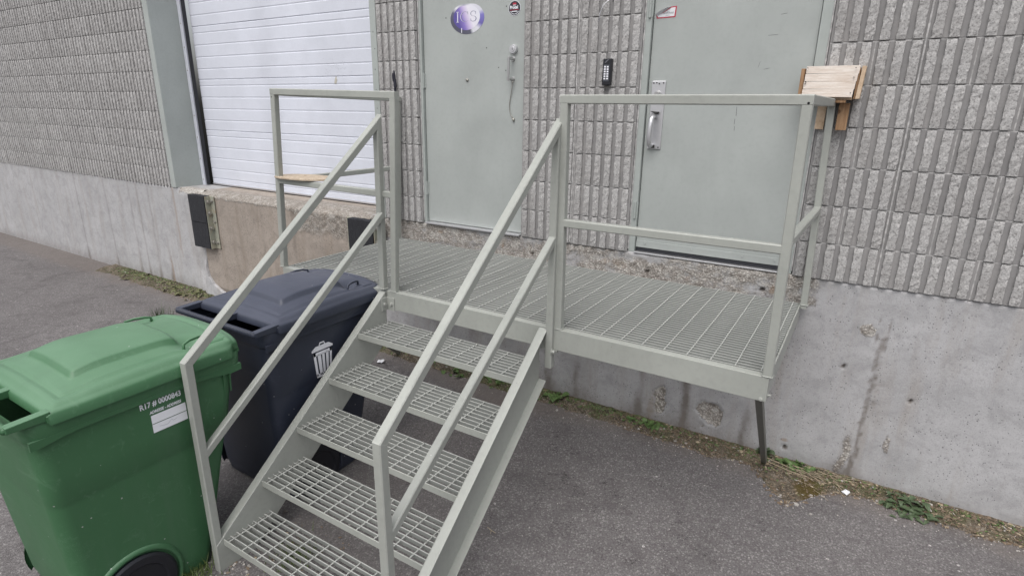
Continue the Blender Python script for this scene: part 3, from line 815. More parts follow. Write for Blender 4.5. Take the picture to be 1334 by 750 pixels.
# scratches on the right door
mb = MB()
for (x, z, dx, dz, w) in ((-.735, 2.095, .002, -.05, .0016), (-.737, 2.03, -.001, -.03, .0016), (-.735, 1.99, .001, -.025, .0014), (-.57, 2.56, .03, .004, .0012), (-.62, 2.46, .05, .003, .0010), (-.65, 2.30, .008, .03, .001), (-.62, 2.29, .03, .006, .001)):
    mb.tube((x, .0347, z), (x + dx, .0347, z + dz), w, .0006, (0, 1, 0), .0001)
mb.build('scratch', M['dark_metal'], d2)

# ---- keypad on the middle wall
kp = empty('keypad', (-1.502, -.022, 2.29), 'black door entry keypad with two rows of lit-grey buttons on the block wall', 'keypad')
kb = MB(); kb.prism([(-.028, -.076), (.026, -.076), (.030, .076), (-.026, .076)], lambda a, b, t: (a, t, b), -.028, .004)
kb.build('housing', M['black_plastic'], kp, bevel=.004)
kf = MB(); kf.box(-.019, .019, -.0305, -.027, -.056, .040); kf.build('key_plate', plain('dark_grey_plastic', (.06, .065, .08), .4), kp, bevel=.002)
for i in range(6):
    for j in range(2):
        b_ = MB(); zc = .028 - i * .0135; xc = -.009 + j * .018
        b_.box(xc - .0058, xc + .0058, -.034, -.030, zc - .0045, zc + .0045); b_.build('button', M['white_print'], kp, bevel=.001)
b_ = MB(); b_.tube((-.012, -.0286, .052), (.010, -.0286, .070), .006, .0015, (0, 1, 0), .0004); b_.build('keypad_emblem', plain('grey_print', (.14, .14, .16), .4), kp)

# ---- dock opening: green jambs, white overhead door
TOP = BZ + 13 * CH
j = MB(); j.box(-6.686, -6.594, -.012, .33, BZ - .004, TOP); jl = j.build('dock_jamb', M['jamb'], bld, bevel=.006, label='wide green steel jamb left of the white dock door')
j = MB(); j.box(-3.500, -3.437, -.004, .33, BZ - .004, TOP); jr = j.build('dock_jamb', M['jamb'], bld, bevel=.003, label='narrow green steel jamb right of the white dock door')
mb = MB()
for x, z in ((-3.47, 2.20), (-3.455, 2.12), (-3.47, 2.06), (-3.458, 1.99), (-3.47, 1.9), (-3.46, 1.8), (-3.468, 2.35), (-3.46, 2.5), (-3.47, 2.62)): mb.cyl((x, -.0045, z), (x, -.0025, z), .004, 8)
mb.build('jamb_hole', M['dark_gap'], jr)['kind'] = 'stuff'
w = MB(); w.box(-6.593, -6.528, .300, .315, BZ, TOP); w.box(-6.534, -6.526, .292, .300, BZ, TOP); wt = w.build('side_trim', M['white_trim'], bld, bevel=.0015)
mb = MB()
for k in range(12): mb.cyl((-6.565, .300, 1.25 + k * .235), (-6.565, .297, 1.25 + k * .235), .006, 8)
mb.build('trim_screw', M['zinc'], wt)
w = MB(); w.box(-6.527, -6.492, .306, .335, BZ + .01, TOP); w.build('side_seal', M['rubber'], bld, bevel=.006)
w = MB(); w.box(-3.56, -3.50, .300, .315, BZ, TOP); w.build('side_trim', M['white_trim'], bld, bevel=.0015)
od = MB(); od.box(-6.6, -3.45, .44, .46, BZ, TOP); dd = od.build('overhead_door', M['white_trim'], bld, label='white ribbed overhead dock door, closed')
def panel_mesh(h, phase):
    """one door section: shallow horizontal grooves in a real profile"""
    y0 = .375; prof = [(0.0, y0 + .006), (.0025, y0 + .0015), (.006, y0)]
    for g in phase:
        prof += [(g - .007, y0), (g - .002, y0 + .003), (g + .002, y0 + .003), (g + .010, y0)]
    prof += [(h - .010, y0), (h - .005, y0 + .0015), (h - .001, y0 + .006)]
    nx = 24; vs, fs = [], []
    for i in range(nx + 1):
        x = -6.50 + 3.0 * i / nx
        for z, y in prof: vs.append((x, y + .0014 * N(x * 2.2, z * 3), z))
    n = len(prof)
    fs = [(i * n + k, (i + 1) * n + k, (i + 1) * n + k + 1, i * n + k + 1) for i in range(nx) for k in range(n - 1)]
    me = bpy.data.meshes.new('door_panel'); me.from_pydata(vs, [], fs); me.materials.append(M['white_door'])
    return me
pz0 = 1.267; pm = panel_mesh(.533, [.105, .225, .345, .465]); pz = pz0
while pz < TOP: inst('door_panel', pm, dd, (0, 0, pz)); pz += .533
inst('door_panel', panel_mesh(.058, []), dd, (0, 0, 1.209))
mb = MB(); mb.box(-6.50, -3.50, .366, .40, 1.196, 1.212); mb.build('bottom_rail', M['alu'], dd, bevel=.002)
mb = MB(); mb.path([(-6.50 + i * .1, .384, BZ + .010 + .001 * N(i * .7)) for i in range(31)], .0125, 10); mb.build('bottom_seal', M['rubber'], dd, True)
mb = MB()                                          # scratches where the guard rail has rubbed the door
for k in range(70):
    x = -4.33 + rnd.gauss(0, .09); z = 2.40 + rnd.gauss(0, .06); a = rnd.uniform(0, 3.1); l = rnd.uniform(.004, .013)
    mb.tube((x, .3745, z), (x + l * math.cos(a), .3745, z + l * math.sin(a)), .0016, .0006, (0, 1, 0), .0001)
mb.build('scuff_mark', plain('scuff_grey', (.36, .37, .40), .6), dd)
mb = MB(); mb.prism([(-4.36, 2.27), (-4.335, 2.27), (-4.32, 2.30), (-4.33, 2.335), (-4.35, 2.31)], lambda a, b, t: (a, t, b), .3735, .376); mb.build('dirt_mark', plain('dirt_tan', (.46, .44, .38), .7), dd)

# ---- dock bumpers
def bumper(dx, label):
    b = empty('dock_bumper', (-6.055 + dx, -.032, .590), label, 'dock bumper', 'rubber bumpers under the dock door')
    for z0, z1 in ((.0, .272), (.279, .565)):
        p = MB(); nl = 7
        for k in range(nl):
            ya = -.072 + .069 * k / nl
            n = 10; poly = [(-.165, z0 + .004), (.125, z0 + .004)]
            pts = [(-.165 + .29 * i / n, z0 + .003 * N(i * 1.3, k * 5 + z0)) for i in range(n + 1)] + [(.125 - .29 * i / n, z1 + .006 * N(i * 1.1, k * 7 + z1 * 9)) for i in range(n + 1)]
            p.prism(pts, lambda a, c, t: (a, t, c), ya, ya + .069 / nl - .001)
        p.build('rubber_pad', M['bumper'], b)
    for s in (1, -1):
        xo = .132 if s == 1 else -.172
        a = MB(); a.box(xo, xo + .008, -.066, -.003, .0, .562)
        if s == 1: a.box(xo + .008, xo + .075, -.011, -.003, .0, .562)
        else: a.box(xo - .067, xo, -.011, -.003, .0, .562)
        an = a.build('steel_angle', M['worn_steel'], b, bevel=.002)
        if s == 1:
            for z in (.505, .385, .225, .075):
                q = MB(); bolt(q, (xo + .008, -.036, z), (1, 0, 0), .016, .022); q.build('rod_nut', M['zinc'], b)
            for z in (.515, .295, .065):
                q = MB(); bolt(q, (xo + .046, -.011, z), (0, -1, 0), .013, .016); q.build('anchor_bolt', M['zinc'], b)
    return b
bumper(0, 'black rubber dock bumper with bolted steel angle at the left end of the dock ledge')
bumper(2.425, 'ragged black rubber dock bumper behind the stair rail, near the steel doors')

# ------------------------------------------------------------------ metal stairs and landing
S = empty('metal_stairs', (-1.75, -1.17, 0), 'grey green steel stairs and grated landing with tube handrails in front of the doors', 'stairs')
S.location = (0, 0, 0)
X0, X1, YF, PT, PB = -.242, -3.272, -1.169, 1.041, .930
T = .038
P = M['rail']
# landing frame
f = MB(); f.box(X1, X0, YF, YF + .007, PB, PT); f.box(X1 + .004, X0 - .004, YF + .007, YF + .046, PT - .008, PT - .0015); f.box(X1 + .004, X0 - .004, YF + .007, YF + .040, PB, PB + .007)
f.build('front_beam', P, S, bevel=.0025)
f = MB(); f.box(X0 - .0075, X0 + .0, YF + .0075, -.006, PB + .001, PT - .002); f.box(X0 - .040, X0 - .0075, YF + .05, -.03, PB + .001, PB + .008); f.build('side_beam', P, S, bevel=.002)
f = MB(); f.box(X1, X1 + .0075, YF + .0075, -.006, PB + .001, PT - .002); f.build('side_beam', P, S, bevel=.002)
f = MB(); f.box(X1 + .008, X0 - .008, -.014, -.007, PB + .001, PT - .034); f.build('back_beam', P, S)
for x in (-.90, -1.60, -2.30, -2.9):
    f = MB(); f.box(x, x + .006, YF + .010, -.015, PB + .015, PT - .032); f.box(x + .006, x + .045, YF + .010, -.015, PT - .040, PT - .034); f.build('cross_bearer', P, S)
gr = MB(); gr.box(X1 + .010, X1 + .014, YF + .050, -.022, PT - .026, PT - .001)
G = gr.build('landing_grating', P, S)
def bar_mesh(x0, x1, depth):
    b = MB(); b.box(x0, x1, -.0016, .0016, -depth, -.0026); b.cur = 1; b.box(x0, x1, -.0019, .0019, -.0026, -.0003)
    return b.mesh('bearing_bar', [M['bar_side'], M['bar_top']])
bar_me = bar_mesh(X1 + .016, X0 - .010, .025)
ny = 36
for i in range(ny): 
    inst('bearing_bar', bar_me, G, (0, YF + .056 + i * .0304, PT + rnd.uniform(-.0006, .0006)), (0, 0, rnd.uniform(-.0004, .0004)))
def rod_mesh(L, seed):
    """twisted square rod, slightly wavy"""
    m_ = MB(); n = int(L / .012); vs, fs = [], []
    for i in range(n + 1):
        y = L * i / n; a = y / .045 * math.pi
        w = .0012 * N(y * 6, seed)
        for k in range(4):
            t = a + k * math.pi / 2; vs.append((w + .0032 * math.cos(t), y, .0032 * math.sin(t)))
    for i in range(n):
        for k in range(4): fs.append((i * 4 + k, i * 4 + (k + 1) % 4, (i + 1) * 4 + (k + 1) % 4, (i + 1) * 4 + k))
    m_.add(vs, fs); return m_.mesh('cross_rod', M['bar_top'])
rods = [rod_mesh(1.09, s) for s in range(3)]
k = 0
while -.283 - .1027 * k > X1 + .03:
    inst('cross_rod', rods[k % 3], G, (-.283 - .1027 * k, YF + .048, PT - .0012)); k += 1

# stringers: channels with their flanges turned outwards
def top(y): return 1.050 + .789 * (y + 1.165)
FT = -.05
def stringer(xw, s, label=None):
    """xw web plane, s outward direction"""
    w = MB(); poly = [(-2.366, FT), (-2.366, top(-2.366)), (-1.180, top(-1.180)), (-1.180, top(-1.180) - .29), ((FT + .29 - 1.050) / .789 - 1.165, FT)]
    w.prism(poly, lambda a, b, t: (t, a, b), xw, xw + s * .006)
    o = w.build('stringer', P, S, bevel=.002)
    fl = MB()
    for off, y0, y1, th in ((0, -2.345, -1.180, .008), (-.29, (FT + .29 - 1.050) / .789 - 1.165, -1.180, .008)):
        up = 1 if off == 0 else -1
        pl_ = [(y0, top(y0) + off), (y1, top(y1) + off), (y1, top(y1) + off - up * .010), (y0, top(y0) + off - up * .010)]
        fl.prism(pl_, lambda a, b, t: (t, a, b), xw + s * .0005, xw + s * .046)
    fl.build('flange', P, o, bevel=.002)
    return o
stringer(-2.3325, -1); stringer(-1.302, 1)
# angle clips and bolts holding the stairs to the landing
for x, s in ((-2.335, 1), (-1.296, 1)):
    c = MB(); c.box(x + .0005, x + .0065, YF - .050, YF - .0005, .925, 1.004); c.box(x + .0065, x + .060, YF - .0065, YF - .0005, .925, 1.004)
    cl = c.build('angle_clip', P, S, bevel=.0015)
    q = MB(); bolt(q, (x + .0065, YF - .030, .966), (1, 0, 0), .0095, .011); q.build('clip_bolt', P, cl)
    q = MB(); bolt(q, (x + .040, YF - .0065, .966), (0, -1, 0), .0085, .010); q.build('clip_bolt', P, cl)
q = MB(); bolt(q, (-1.224, -1.185, .925), (1, 0, 0), .011, .016); q.build('rail_bolt', P, S)
q = MB(); q.cyl((-1.230, -1.160, .925), (-1.205, -1.160, .925), .010, 12); q.build('rail_bolt', P, S)

# treads
XL_, XR_ = -2.3345, -1.3025
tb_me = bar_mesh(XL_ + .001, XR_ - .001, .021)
trod = [rod_mesh(.244, 10 + s) for s in range(3)]
for kx in range(5):
    z = .853 - .184 * kx; yf = -1.410 - .2285 * kx
    nz = MB(); nz.box(XL_, XR_, yf - .004, yf + .001, z - .032, z + .0015); nz.box(XL_, XL_ + .004, yf + .004, yf + .248, z - .028, z - .010)
    nz.box(XR_ - .004, XR_, yf + .004, yf + .248, z - .028, z - .010)
    t = nz.build('tread', P, S, bevel=.001)
    for i in range(1, 9):
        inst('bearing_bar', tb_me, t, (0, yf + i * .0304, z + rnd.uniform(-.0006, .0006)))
    for i in range(10):
        inst('cross_rod', trod[i % 3], t, (-2.302 + i * .1025 + rnd.uniform(-.002, .002), yf, z - .0008))
    wd = MB()
    for xx in (XL_ + .004, XR_ - .004):
        for yy in (yf + .004, yf + .12, yf + .235):
            for n_ in range(4): wd.cyl((xx, yy + n_ * .005, z - .026 - .004 * (n_ % 2)), (xx + .006 * (1 if xx < -2 else -1), yy + n_ * .005, z - .030), .004, 6, .001)
    wd.build('weld', P, t)

# sloping handrails
def handrail(xb, xt, post_bot, up_bot, label=None):
    run = [(xb, -2.350, post_bot), (xb, -2.350, 1.024), (xt, -1.168, 1.990), (xb + (xt - xb) * -.05, -1.171, up_bot)]
    h = MB(); h.mtube(run, 1, T, (1, 0, 0)); o = h.build('handrail', P, S)
    m_ = MB(); m_.tube((xb, -2.345, .575 if xb < -2 else .645), (xt, -1.172, 1.492), T * .93, T * .93); m_.build('mid_rail', P, o)
    for i in (0, 2):
        q_ = MB(); q_.mtube(run, i, T, (1, 0, 0)); q_.build('post', P, o)
    for y, z in ((-2.350, 1.024), (-1.168, 1.990)):
        w_ = MB(); d_ = 1 if y < -2 else -1
        w_.tube((xb - .0192 if d_ > 0 else xt - .0192, y - .012, z - .020 * d_), (xb - .0192 if d_ > 0 else xt - .0192, y + .012, z + .020 * d_), .0024, .002, (1, 0, 0), .0005)
        w_.build('weld_seam', P, o)
    return o
handrail(-2.354, -2.338, -.055, 1.051)
handrail(-1.244, -1.244, -.055, .835)

# landing guards
yc = YF + .019
g = MB(); g.tube((-1.238, yc, 2.110), (-.243, yc, 2.110), T, T); o = g.build('guard_rail', P, S)
g = MB(); g.tube((-1.209, yc, PT), (-1.219, yc, 2.096), T, T, (1, 0, 0)); g.build('post', P, o)
g = MB(); g.tube((-.251, yc, PT - .001), (-.262, yc, 2.093), T, T, (1, 0, 0)); g.build('post', P, o)
g = MB(); g.tube((-1.20, yc, 1.566), (-.268, yc, 1.568), T * .95, T * .95); g.build('mid_rail', P, o)
g = MB(); g.tube((-.262, yc + .018, 2.1105), (-.258, -.035, 2.118), T, T); o = g.build('guard_rail', P, S)
g = MB(); g.tube((-.226, -.060, PT - .02), (-.256, -.060, 2.100), T * .92, T * .92, (1, 0, 0)); g.build('post', P, o)
g = MB(); g.tube((-.258, yc + .018, 1.590), (-.240, -.070, 1.574), T * .9, T * .9); g.build('mid_rail', P, o)
g = MB(); g.tube((-3.214, yc, 2.150), (-2.205, yc, 2.128), T, T); o = g.build('guard_rail', P, S)
g = MB(); g.tube((-3.278, yc, PT), (-3.196, yc, 2.136), T, T, (1, 0, 0)); g.build('post', P, o)
g = MB(); g.tube((-2.285, yc, PT), (-2.224, yc, 2.112), T, T, (1, 0, 0)); g.build('post', P, o)
g = MB(); g.tube((-3.226, yc, 1.614), (-2.255, yc, 1.604), T * .92, T * .92); g.build('mid_rail', P, o)
g = MB(); g.tube((-3.195, yc + .018, 2.146), (-3.205, -.030, 2.130), T, T); o = g.build('guard_rail', P, S)
g = MB(); g.tube((-3.262, -.05, PT - .02), (-3.206, -.05, 2.112), T * .92, T * .92, (1, 0, 0)); g.build('post', P, o)
g = MB(); g.tube((-3.235, yc + .018, 1.612), (-3.234, -.065, 1.612), T * .9, T * .9); g.build('mid_rail', P, o)
def bead_ring(x, y, z, par, h=.019):
    w = MB(); rr = random.Random(int(abs(x * 1000)) + int(z * 10)); pts = []
    for (ax, ay), (bx_, by_) in (((-1, -1), (1, -1)), ((1, -1), (1, 1)), ((1, 1), (-1, 1)), ((-1, 1), (-1, -1))):
        for k in range(7): pts.append((x + h * (ax + (bx_ - ax) * k / 7), y + h * (ay + (by_ - ay) * k / 7), z + rr.uniform(-.0010, .0014)))
    pts.append(pts[0]); w.path(pts, [rr.uniform(.0022, .0040) for _ in pts], 6); w.build('weld', P, par, True)
for x_, y_, z_ in ((-.251, yc, PT + .001), (-1.209, yc, PT + .001), (-3.278, yc, PT + .001), (-2.285, yc, PT + .001), (-.226, -.060, PT + .001), (-3.262, -.05, PT + .001), (-2.354, -1.171, 1.053)): bead_ring(x_, y_, z_, S)
# raking legs under the landing
for x in (-.262, -3.25):
    d0, d1_ = Vector((x, YF + .030, PB + .02)), Vector((x - .018, -.055, -.02))
    b = MB(); dr = (d1_ - d0).normalized(); nrm = Vector((0, -dr.z, dr.y)) 
    b.tube(d0, d1_, .005, .034, (0, 1, 0), .001)
    q0, q1 = d0 + Vector((-.014, .0, -.016)), d1_ + Vector((-.014, .0, -.016))
    b.tube(q0, q1, .028, .005, (0, 1, 0), .001)
    lg = b.build('raking_leg', M['shaded_leg'], S)
q = MB(); bolt(q, (X0 - .020, YF - .0002, PB + .010), (0, -1, 0), .006, .008); bolt(q, (X0 + .0, YF + .04, PB + .016), (1, 0, 0), .006, .012); q.build('frame_bolt', P, S)
q = MB(); q.cyl((-.258, YF - .0006, 2.099), (-.258, YF + .002, 2.099), .0045, 10); q.cyl((-3.200, YF - .0006, 2.118), (-3.200, YF + .002, 2.118), .0035, 10); q.build('drain_hole', M['dark_gap'], S)

# ------------------------------------------------------------------ board lying on the left mid rail
n = 40; pts = []
for i in range(n):
    t = 2 * math.pi * i / n
    ex, ey = .235 * math.copysign(abs(math.cos(t)) ** .8, math.cos(t)), .115 * math.copysign(abs(math.sin(t)) ** .9, math.sin(t))
    pts.append((ex + .012 * N(i * .9, 3), ey + .006 * N(i * .8, 8) + .03 * ex))
mb = MB(); mb.prism(pts, lambda a, b, t: (-3.065 + a, -1.085 + b, t + .01 * a), 1.6325, 1.644)
tag(mb.build('wooden_board', M['board'], None, bevel=.002), 'worn oval scrap of tan particle board lying on the left guard rail', 'board')

# ------------------------------------------------------------------ wooden box at the right rail end
W = empty('wooden_box', (-.275, -.07, 2.135), 'small box of pale boards with brown cheeks fixed on the far right rail post', 'wooden box')
bh = .0365
for i in range(4):
    b = MB(); z0 = .010 + i * bh
    sk = .004 * (i - 1.5)
    b.prism([(-.118 + sk * .3, z0 + .001), (.110 + sk, z0 + .001 - .004), (.110 + sk + .002, z0 + bh - .0015), (-.118 + sk * .3, z0 + bh - .0015)], lambda a, c, t: (a, t + (.15 - c) * -.12, c), -.052, -.040)
    b.build('front_board', M['whitewood'], W, bevel=.001)
nl = MB()
for x, z in ((-.110, .146), (-.11, .080), (-.112, .072), (.100, .143), (.098, .10), (.095, .028)): nl.cyl((x, -.070, z), (x, -.058, z), .0022, 8)
nl.build('nail', M['dark_metal'], W)
b = MB(); b.box(-.140, -.122, -.045, .045, .006, .145); b.build('side_board', M['brownwood'], W, bevel=.001)
b = MB(); b.prism([(-.055, .0), (.045, .002), (.048, .148), (-.045, .152)], lambda a, c, t: (t + .12 * (c - .07) * .4, a, c), .122, .140); b.build('side_board', M['plywood'], W, bevel=.001)
b = MB(); b.box(.110, .121, -.040, .045, .0, .146); b.build('side_board', M['brownwood'], W, bevel=.001)
b = MB(); b.box(-.04, .105, -.045, .03, -.004, .008); b.build('base_board', M['plywood'], W, bevel=.001)
b = MB(); b.box(.0, .080, -.055, .02, -.018, -.0055); b.build('base_board', M['brownwood'], W, bevel=.001)
b = MB(); b.box(-.045, -.004, .030, .050, -.148, -.006); b.build('leg', M['plywood'], W, bevel=.001)
b = MB(); b.box(.052, .100, .005, .035, -.150, -.019); b.build('leg', M['brownwood'], W, bevel=.001)
b = MB(); b.box(-.105, .105, -.045, .045, .140, .149); b.build('lid_board', M['whitewood'], W, bevel=.001)

# ------------------------------------------------------------------ wheelie bins
def rrect(hx, y0, y1, r, n=6):
    out = []
    for cx, cy, a0 in ((hx - r, y1 - r, 0), (-hx + r, y1 - r, 90), (-hx + r, y0 + r, 180), (hx - r, y0 + r, 270)):
        for k in range(n + 1):
            a = R(a0 + 90 * k / n); out.append((cx + r * math.cos(a), cy + r * math.sin(a)))
    return out
def bin_(name, loc, mat, label, printer):
    B = empty(name, loc, label, 'wheelie bin', 'wheeled bins beside the stairs')
    # body: lofted from foot to rim
    L = [(0.0, .290, -.315, .155, .05), (.015, .302, -.325, .170, .05), (.10, .305, -.345, .195, .055), (.30, .309, -.362, .248, .06), (.50, .313, -.376, .298, .06),
         (.640, .316, -.382, .335, .06), (.662, .317, -.383, .340, .06), (.680, .323, -.386, .350, .06), (.80, .324, -.390, .374, .06), (.90, .325, -.394, .398, .06), (.945, .326, -.397, .410, .06),
         (.950, .338, -.406, .434, .06), (1.015, .341, -.409, .440, .06), (1.026, .337, -.405, .436, .055)]
    mb = MB(); rings = []
    for z, hx, y0, y1, r in L: rings.append([(a, b, z) for a, b in rrect(hx, y0, y1, r)])
    n = len(rings[0]); vs = [p for rg in rings for p in rg]
    # scalloped lower edge of the rim band
    fs = [(i * n + k, i * n + (k + 1) % n, (i + 1) * n + (k + 1) % n, (i + 1) * n + k) for i in range(len(L) - 1) for k in range(n)]
    fs += [tuple(range(n - 1, -1, -1))]
    mb.add(vs, fs); body = mb.build('body', mat, B, bevel=.004)
    for p in body.data.polygons: p.use_smooth = True
    es = body.modifiers.new('split', 'EDGE_SPLIT'); es.split_angle = R(38)
    # stiffening fins below the rim, deeper rim lobes at the corners
    for sx in (1, -1):
        for yy in (.36, .33):
            q = MB(); q.prism([(.323, .95), (.337, .95), (.332, .90), (.325, .84)], lambda a, c, t: (sx * a, t, c), yy, yy + .006); q.build('rim_fin', mat, B)
        q = MB(); pr_ = []
        for k in range(17):
            y = -.40 + .82 * k / 16; pr_.append((y, .951 - .020 * max(bell(y, .38, .09), bell(y, -.40, .09))))
        pr_ += [(.42, .966), (-.40, .966)]
        q.prism(pr_, lambda a, c, t: (sx * t, a, c), .326, .3395); q.build('rim_lobe', mat, B)
    # lid
    def hgt(u, v):
        cu = max(0, 1 - (abs(u) / .345) ** 2.4); cv = sst(-.40, -.05, v) * (1 - .35 * sst(.15, .46, v))
        h = .032 + .056 * cu * cv
        e = min(.35 - abs(u), .462 - v, v + .335)
        h += .010 * sst(.018, .045, e) - .010 * (1 - sst(0, .012, e))
        # raised panel in the middle
        d = max(abs(u) - .185, abs(v - .02) - .20); h += .024 * (1 - sst(-.006, .014, d)) * (.6 + .4 * cv)
        # scooped hand grips with a strap, both sides
        gx = abs(u) - .215; gy = v - .27
        h -= .030 * math.exp(-(gx / .050) ** 2 - (gy / .065) ** 2)
        # raised band round the lid and a shallow channel inside it
        h -= .006 * (1 - sst(.004, .012, abs(e - .075)))
        h += .004 * FB(u * 3, v * 3, 2)
        return h
    nu, nv = 72, 92; vs = []; fs = []
    for j in range(nv + 1):
        v = -.335 + .797 * j / nv
        for i in range(nu + 1):
            u = -.35 + .70 * i / nu
            # rounded front corners
            uu = u * (1 - .10 * sst(.36, .462, v) * (abs(u) / .35) ** 6 * 1.3)
            vv = v - .030 * sst(.36, .462, v) * (abs(u) / .35) ** 4
            vs.append((uu, vv, 1.024 + hgt(u, v)))
    m_ = nu + 1
    fs = [(j * m_ + i, j * m_ + i + 1, (j + 1) * m_ + i + 1, (j + 1) * m_ + i) for j in range(nv) for i in range(nu)]
    per = [i for i in range(m_)] + [j * m_ + nu for j in range(1, nv + 1)] + [nv * m_ + i for i in range(nu - 1, -1, -1)] + [j * m_ for j in range(nv - 1, 0, -1)]
    b0 = len(vs)
    for p in per: x, y, z = vs[p]; vs.append((x * 1.012, y + (.004 if y > 0 else -.002), 1.020 - .010 + (.012 if y < -.33 else 0)))
    b1 = len(vs)
    for p in per: x, y, z = vs[p]; vs.append((x * .99, y * .99, 1.008 + (.012 if y < -.33 else 0)))
    k_ = len(per)
    for q_ in range(k_):
        r_ = (q_ + 1) % k_
        fs.append((per[q_], b0 + q_, b0 + r_, per[r_])); fs.append((b0 + q_, b1 + q_, b1 + r_, b0 + r_))
    lid = MB(); lid.add(vs, fs); lo = lid.build('lid', mat, B, True)
    es = lo.modifiers.new('split', 'EDGE_SPLIT'); es.split_angle = R(42)
    for sx in (1, -1):                              # straps across the grips
        q = MB(); zz = 1.024 + hgt(.215, .33) 
        pth = [(sx * .255, .215, zz - .012), (sx * .252, .222, zz + .024), (sx * .240, .255, zz + .030), (sx * .228, .30, zz + .028), (sx * .222, .325, zz + .022), (sx * .220, .332, zz - .012)]
        q.path(pth, .0065, 8); q.build('grip', mat, lo, True)
        q = MB(); q.prism([(.175, 1.03), (.285, 1.03), (.285, 1.066), (.265, 1.084), (.175, 1.090)], lambda a, c, t: (sx * a, t, c), .325, .405); q.build('grip_block', mat, lo, bevel=.006)
    # hinge rod with ribs, carried by three arms
    q = MB(); q.cyl((-.335, -.448, 1.040), (.335, -.448, 1.040), .012, 12)
    k = -.33
    while k < .33: q.cyl((k, -.448, 1.040), (k + .005, -.448, 1.040), .0155, 12); k += .011
    q.build('hinge_rod', mat, B, True)
    for u in (-.325, 0, .325):
        q = MB(); q.prism([(-.452, 1.030), (-.452, 1.054), (-.32, 1.060), (-.32, 1.026)], lambda a, c, t: (t, a, c), u - .020, u + .020); q.build('hinge_arm', mat, B, bevel=.003)
    # wheels with a moulded arch over each
    for sx in (1, -1):
        q = MB(); xo = .300
        prof = [(0, .150), (.004, .158), (.034, .160), (.042, .150), (.043, .118), (.036, .110), (.034, .05), (.040, .042), (.040, .0)]
        vs, fs = [], []; nn = 40
        for a, r_ in prof:
            for k in range(nn):
                t = 2 * math.pi * k / nn; vs.append((sx * (xo - .012 + a), -.160 + r_ * math.cos(t), .112 + r_ * math.sin(t)))
        for i in range(len(prof) - 1):
            for k in range(nn): fs.append((i * nn + k, i * nn + (k + 1) % nn, (i + 1) * nn + (k + 1) % nn, (i + 1) * nn + k))
        q.add(vs, fs); wo_ = q.build('wheel', M['black_plastic'], B, True)
        es = wo_.modifiers.new('split', 'EDGE_SPLIT'); es.split_angle = R(35)
        q = MB(); vs = []; fs = []; sec = [(.300, .195), (.316, .190), (.322, .176), (.318, .170), (.296, .170)]
        na = 26
        for k in range(na + 1):
            t = R(-22 + 224 * k / na)
            for xx, rr in sec: vs.append((sx * xx, -.160 + rr * math.cos(t), .112 + rr * math.sin(t)))
        for k in range(na):
            for i in range(4): fs.append((k * 5 + i, k * 5 + i + 1, (k + 1) * 5 + i + 1, (k + 1) * 5 + i))
        q.add(vs, fs); q.build('wheel_arch', mat, B, True)
    q = MB(); q.cyl((-.29, -.16, .112), (.29, -.16, .112), .012, 10); q.build('axle', M['dark_metal'], B)
    printer(B)
    return B
rs = (R(90), 0, R(90))
def side_x(z): return .306 + (z - .30) * .032 + .0005
def print_green(B):
    zc = .89
    def tilt(z): return (R(90), 0, R(90))
    x = .3265
    text('serial_number', 'R17 # 0000843', .034, M['white_print'], B, (x, -.030, .918), rs, .80, .0003, .0009)
    text('address_print', 'ADRESSE - ADDRESS', .018, M['white_print'], B, (x, .004, .886), rs, .80, .0003, .0005, .15)
    q = MB(); q.box(x, x + .0008, .006, .150, .840, .878); q.build('address_label', M['white_print'], B)
    q = MB(); q.box(x - .001, x + .0006, .006, .150, .798, .836); q.build('address_label', M['white_print'], B)
    q = MB()
    cur = [(.01, .812), (.03, .808), (.045, .806), (.055, .815), (.062, .820), (.068, .812), (.085, .816)]
    for a, b in zip(cur, cur[1:]): q.tube((x + .001, a[0] + .022, a[1] + .008), (x + .001, b[0] + .022, b[1] + .008), .0012, .0005, (1, 0, 0), .0001)
    q.build('handwriting', plain('faded_ink', (.38, .39, .43), .6), B)
def print_navy(B):
    # outline dustbin pictogram
    x = .3255; q = MB(); cy, cz_ = -.058, .765; k = 1.0
    def PR(poly): q.prism([(cy + a * k, cz_ + b * k) for a, b in poly], lambda a, b, t: (t, a, b), x, x + .0012)
    PR([(-.072, .062), (.072, .062), (.072, .072), (.045, .090), (-.045, .090), (-.072, .072)])
    PR([(-.022, .090), (-.016, .090), (-.012, .100), (.012, .100), (.016, .090), (.022, .090), (.015, .107), (-.015, .107)])
    # the can with its three slots left open
    PR([(-.064, .054), (-.048, .054), (-.038, -.080), (-.052, -.084)])
    PR([(-.064, .054), (.064, .054), (.062, .036), (-.062, .036)])
    PR([(-.036, .040), (-.014, .040), (-.010, -.082), (-.028, -.082)])
    PR([(-.005, .040), (.012, .040), (.010, -.082), (-.004, -.082)])
    PR([(.022, .040), (.040, .040), (.032, -.082), (.018, -.082)])
    PR([(.050, .054), (.064, .054), (.052, -.084), (.040, -.080)])
    PR([(-.052, -.072), (.052, -.072), (.050, -.092), (-.050, -.092)])
    q.build('bin_pictogram', M['white_print'], B)
bin_('wheelie_bin', (-2.735, -2.505, -.048), M['green_bin'], 'green wheelie bin with white serial number left of the stair foot', print_green)
bin_('wheelie_bin', (-2.755, -1.530, -.030), M['navy_bin'], 'dark navy wheelie bin with white dustbin symbol beside the stairs', print_navy)

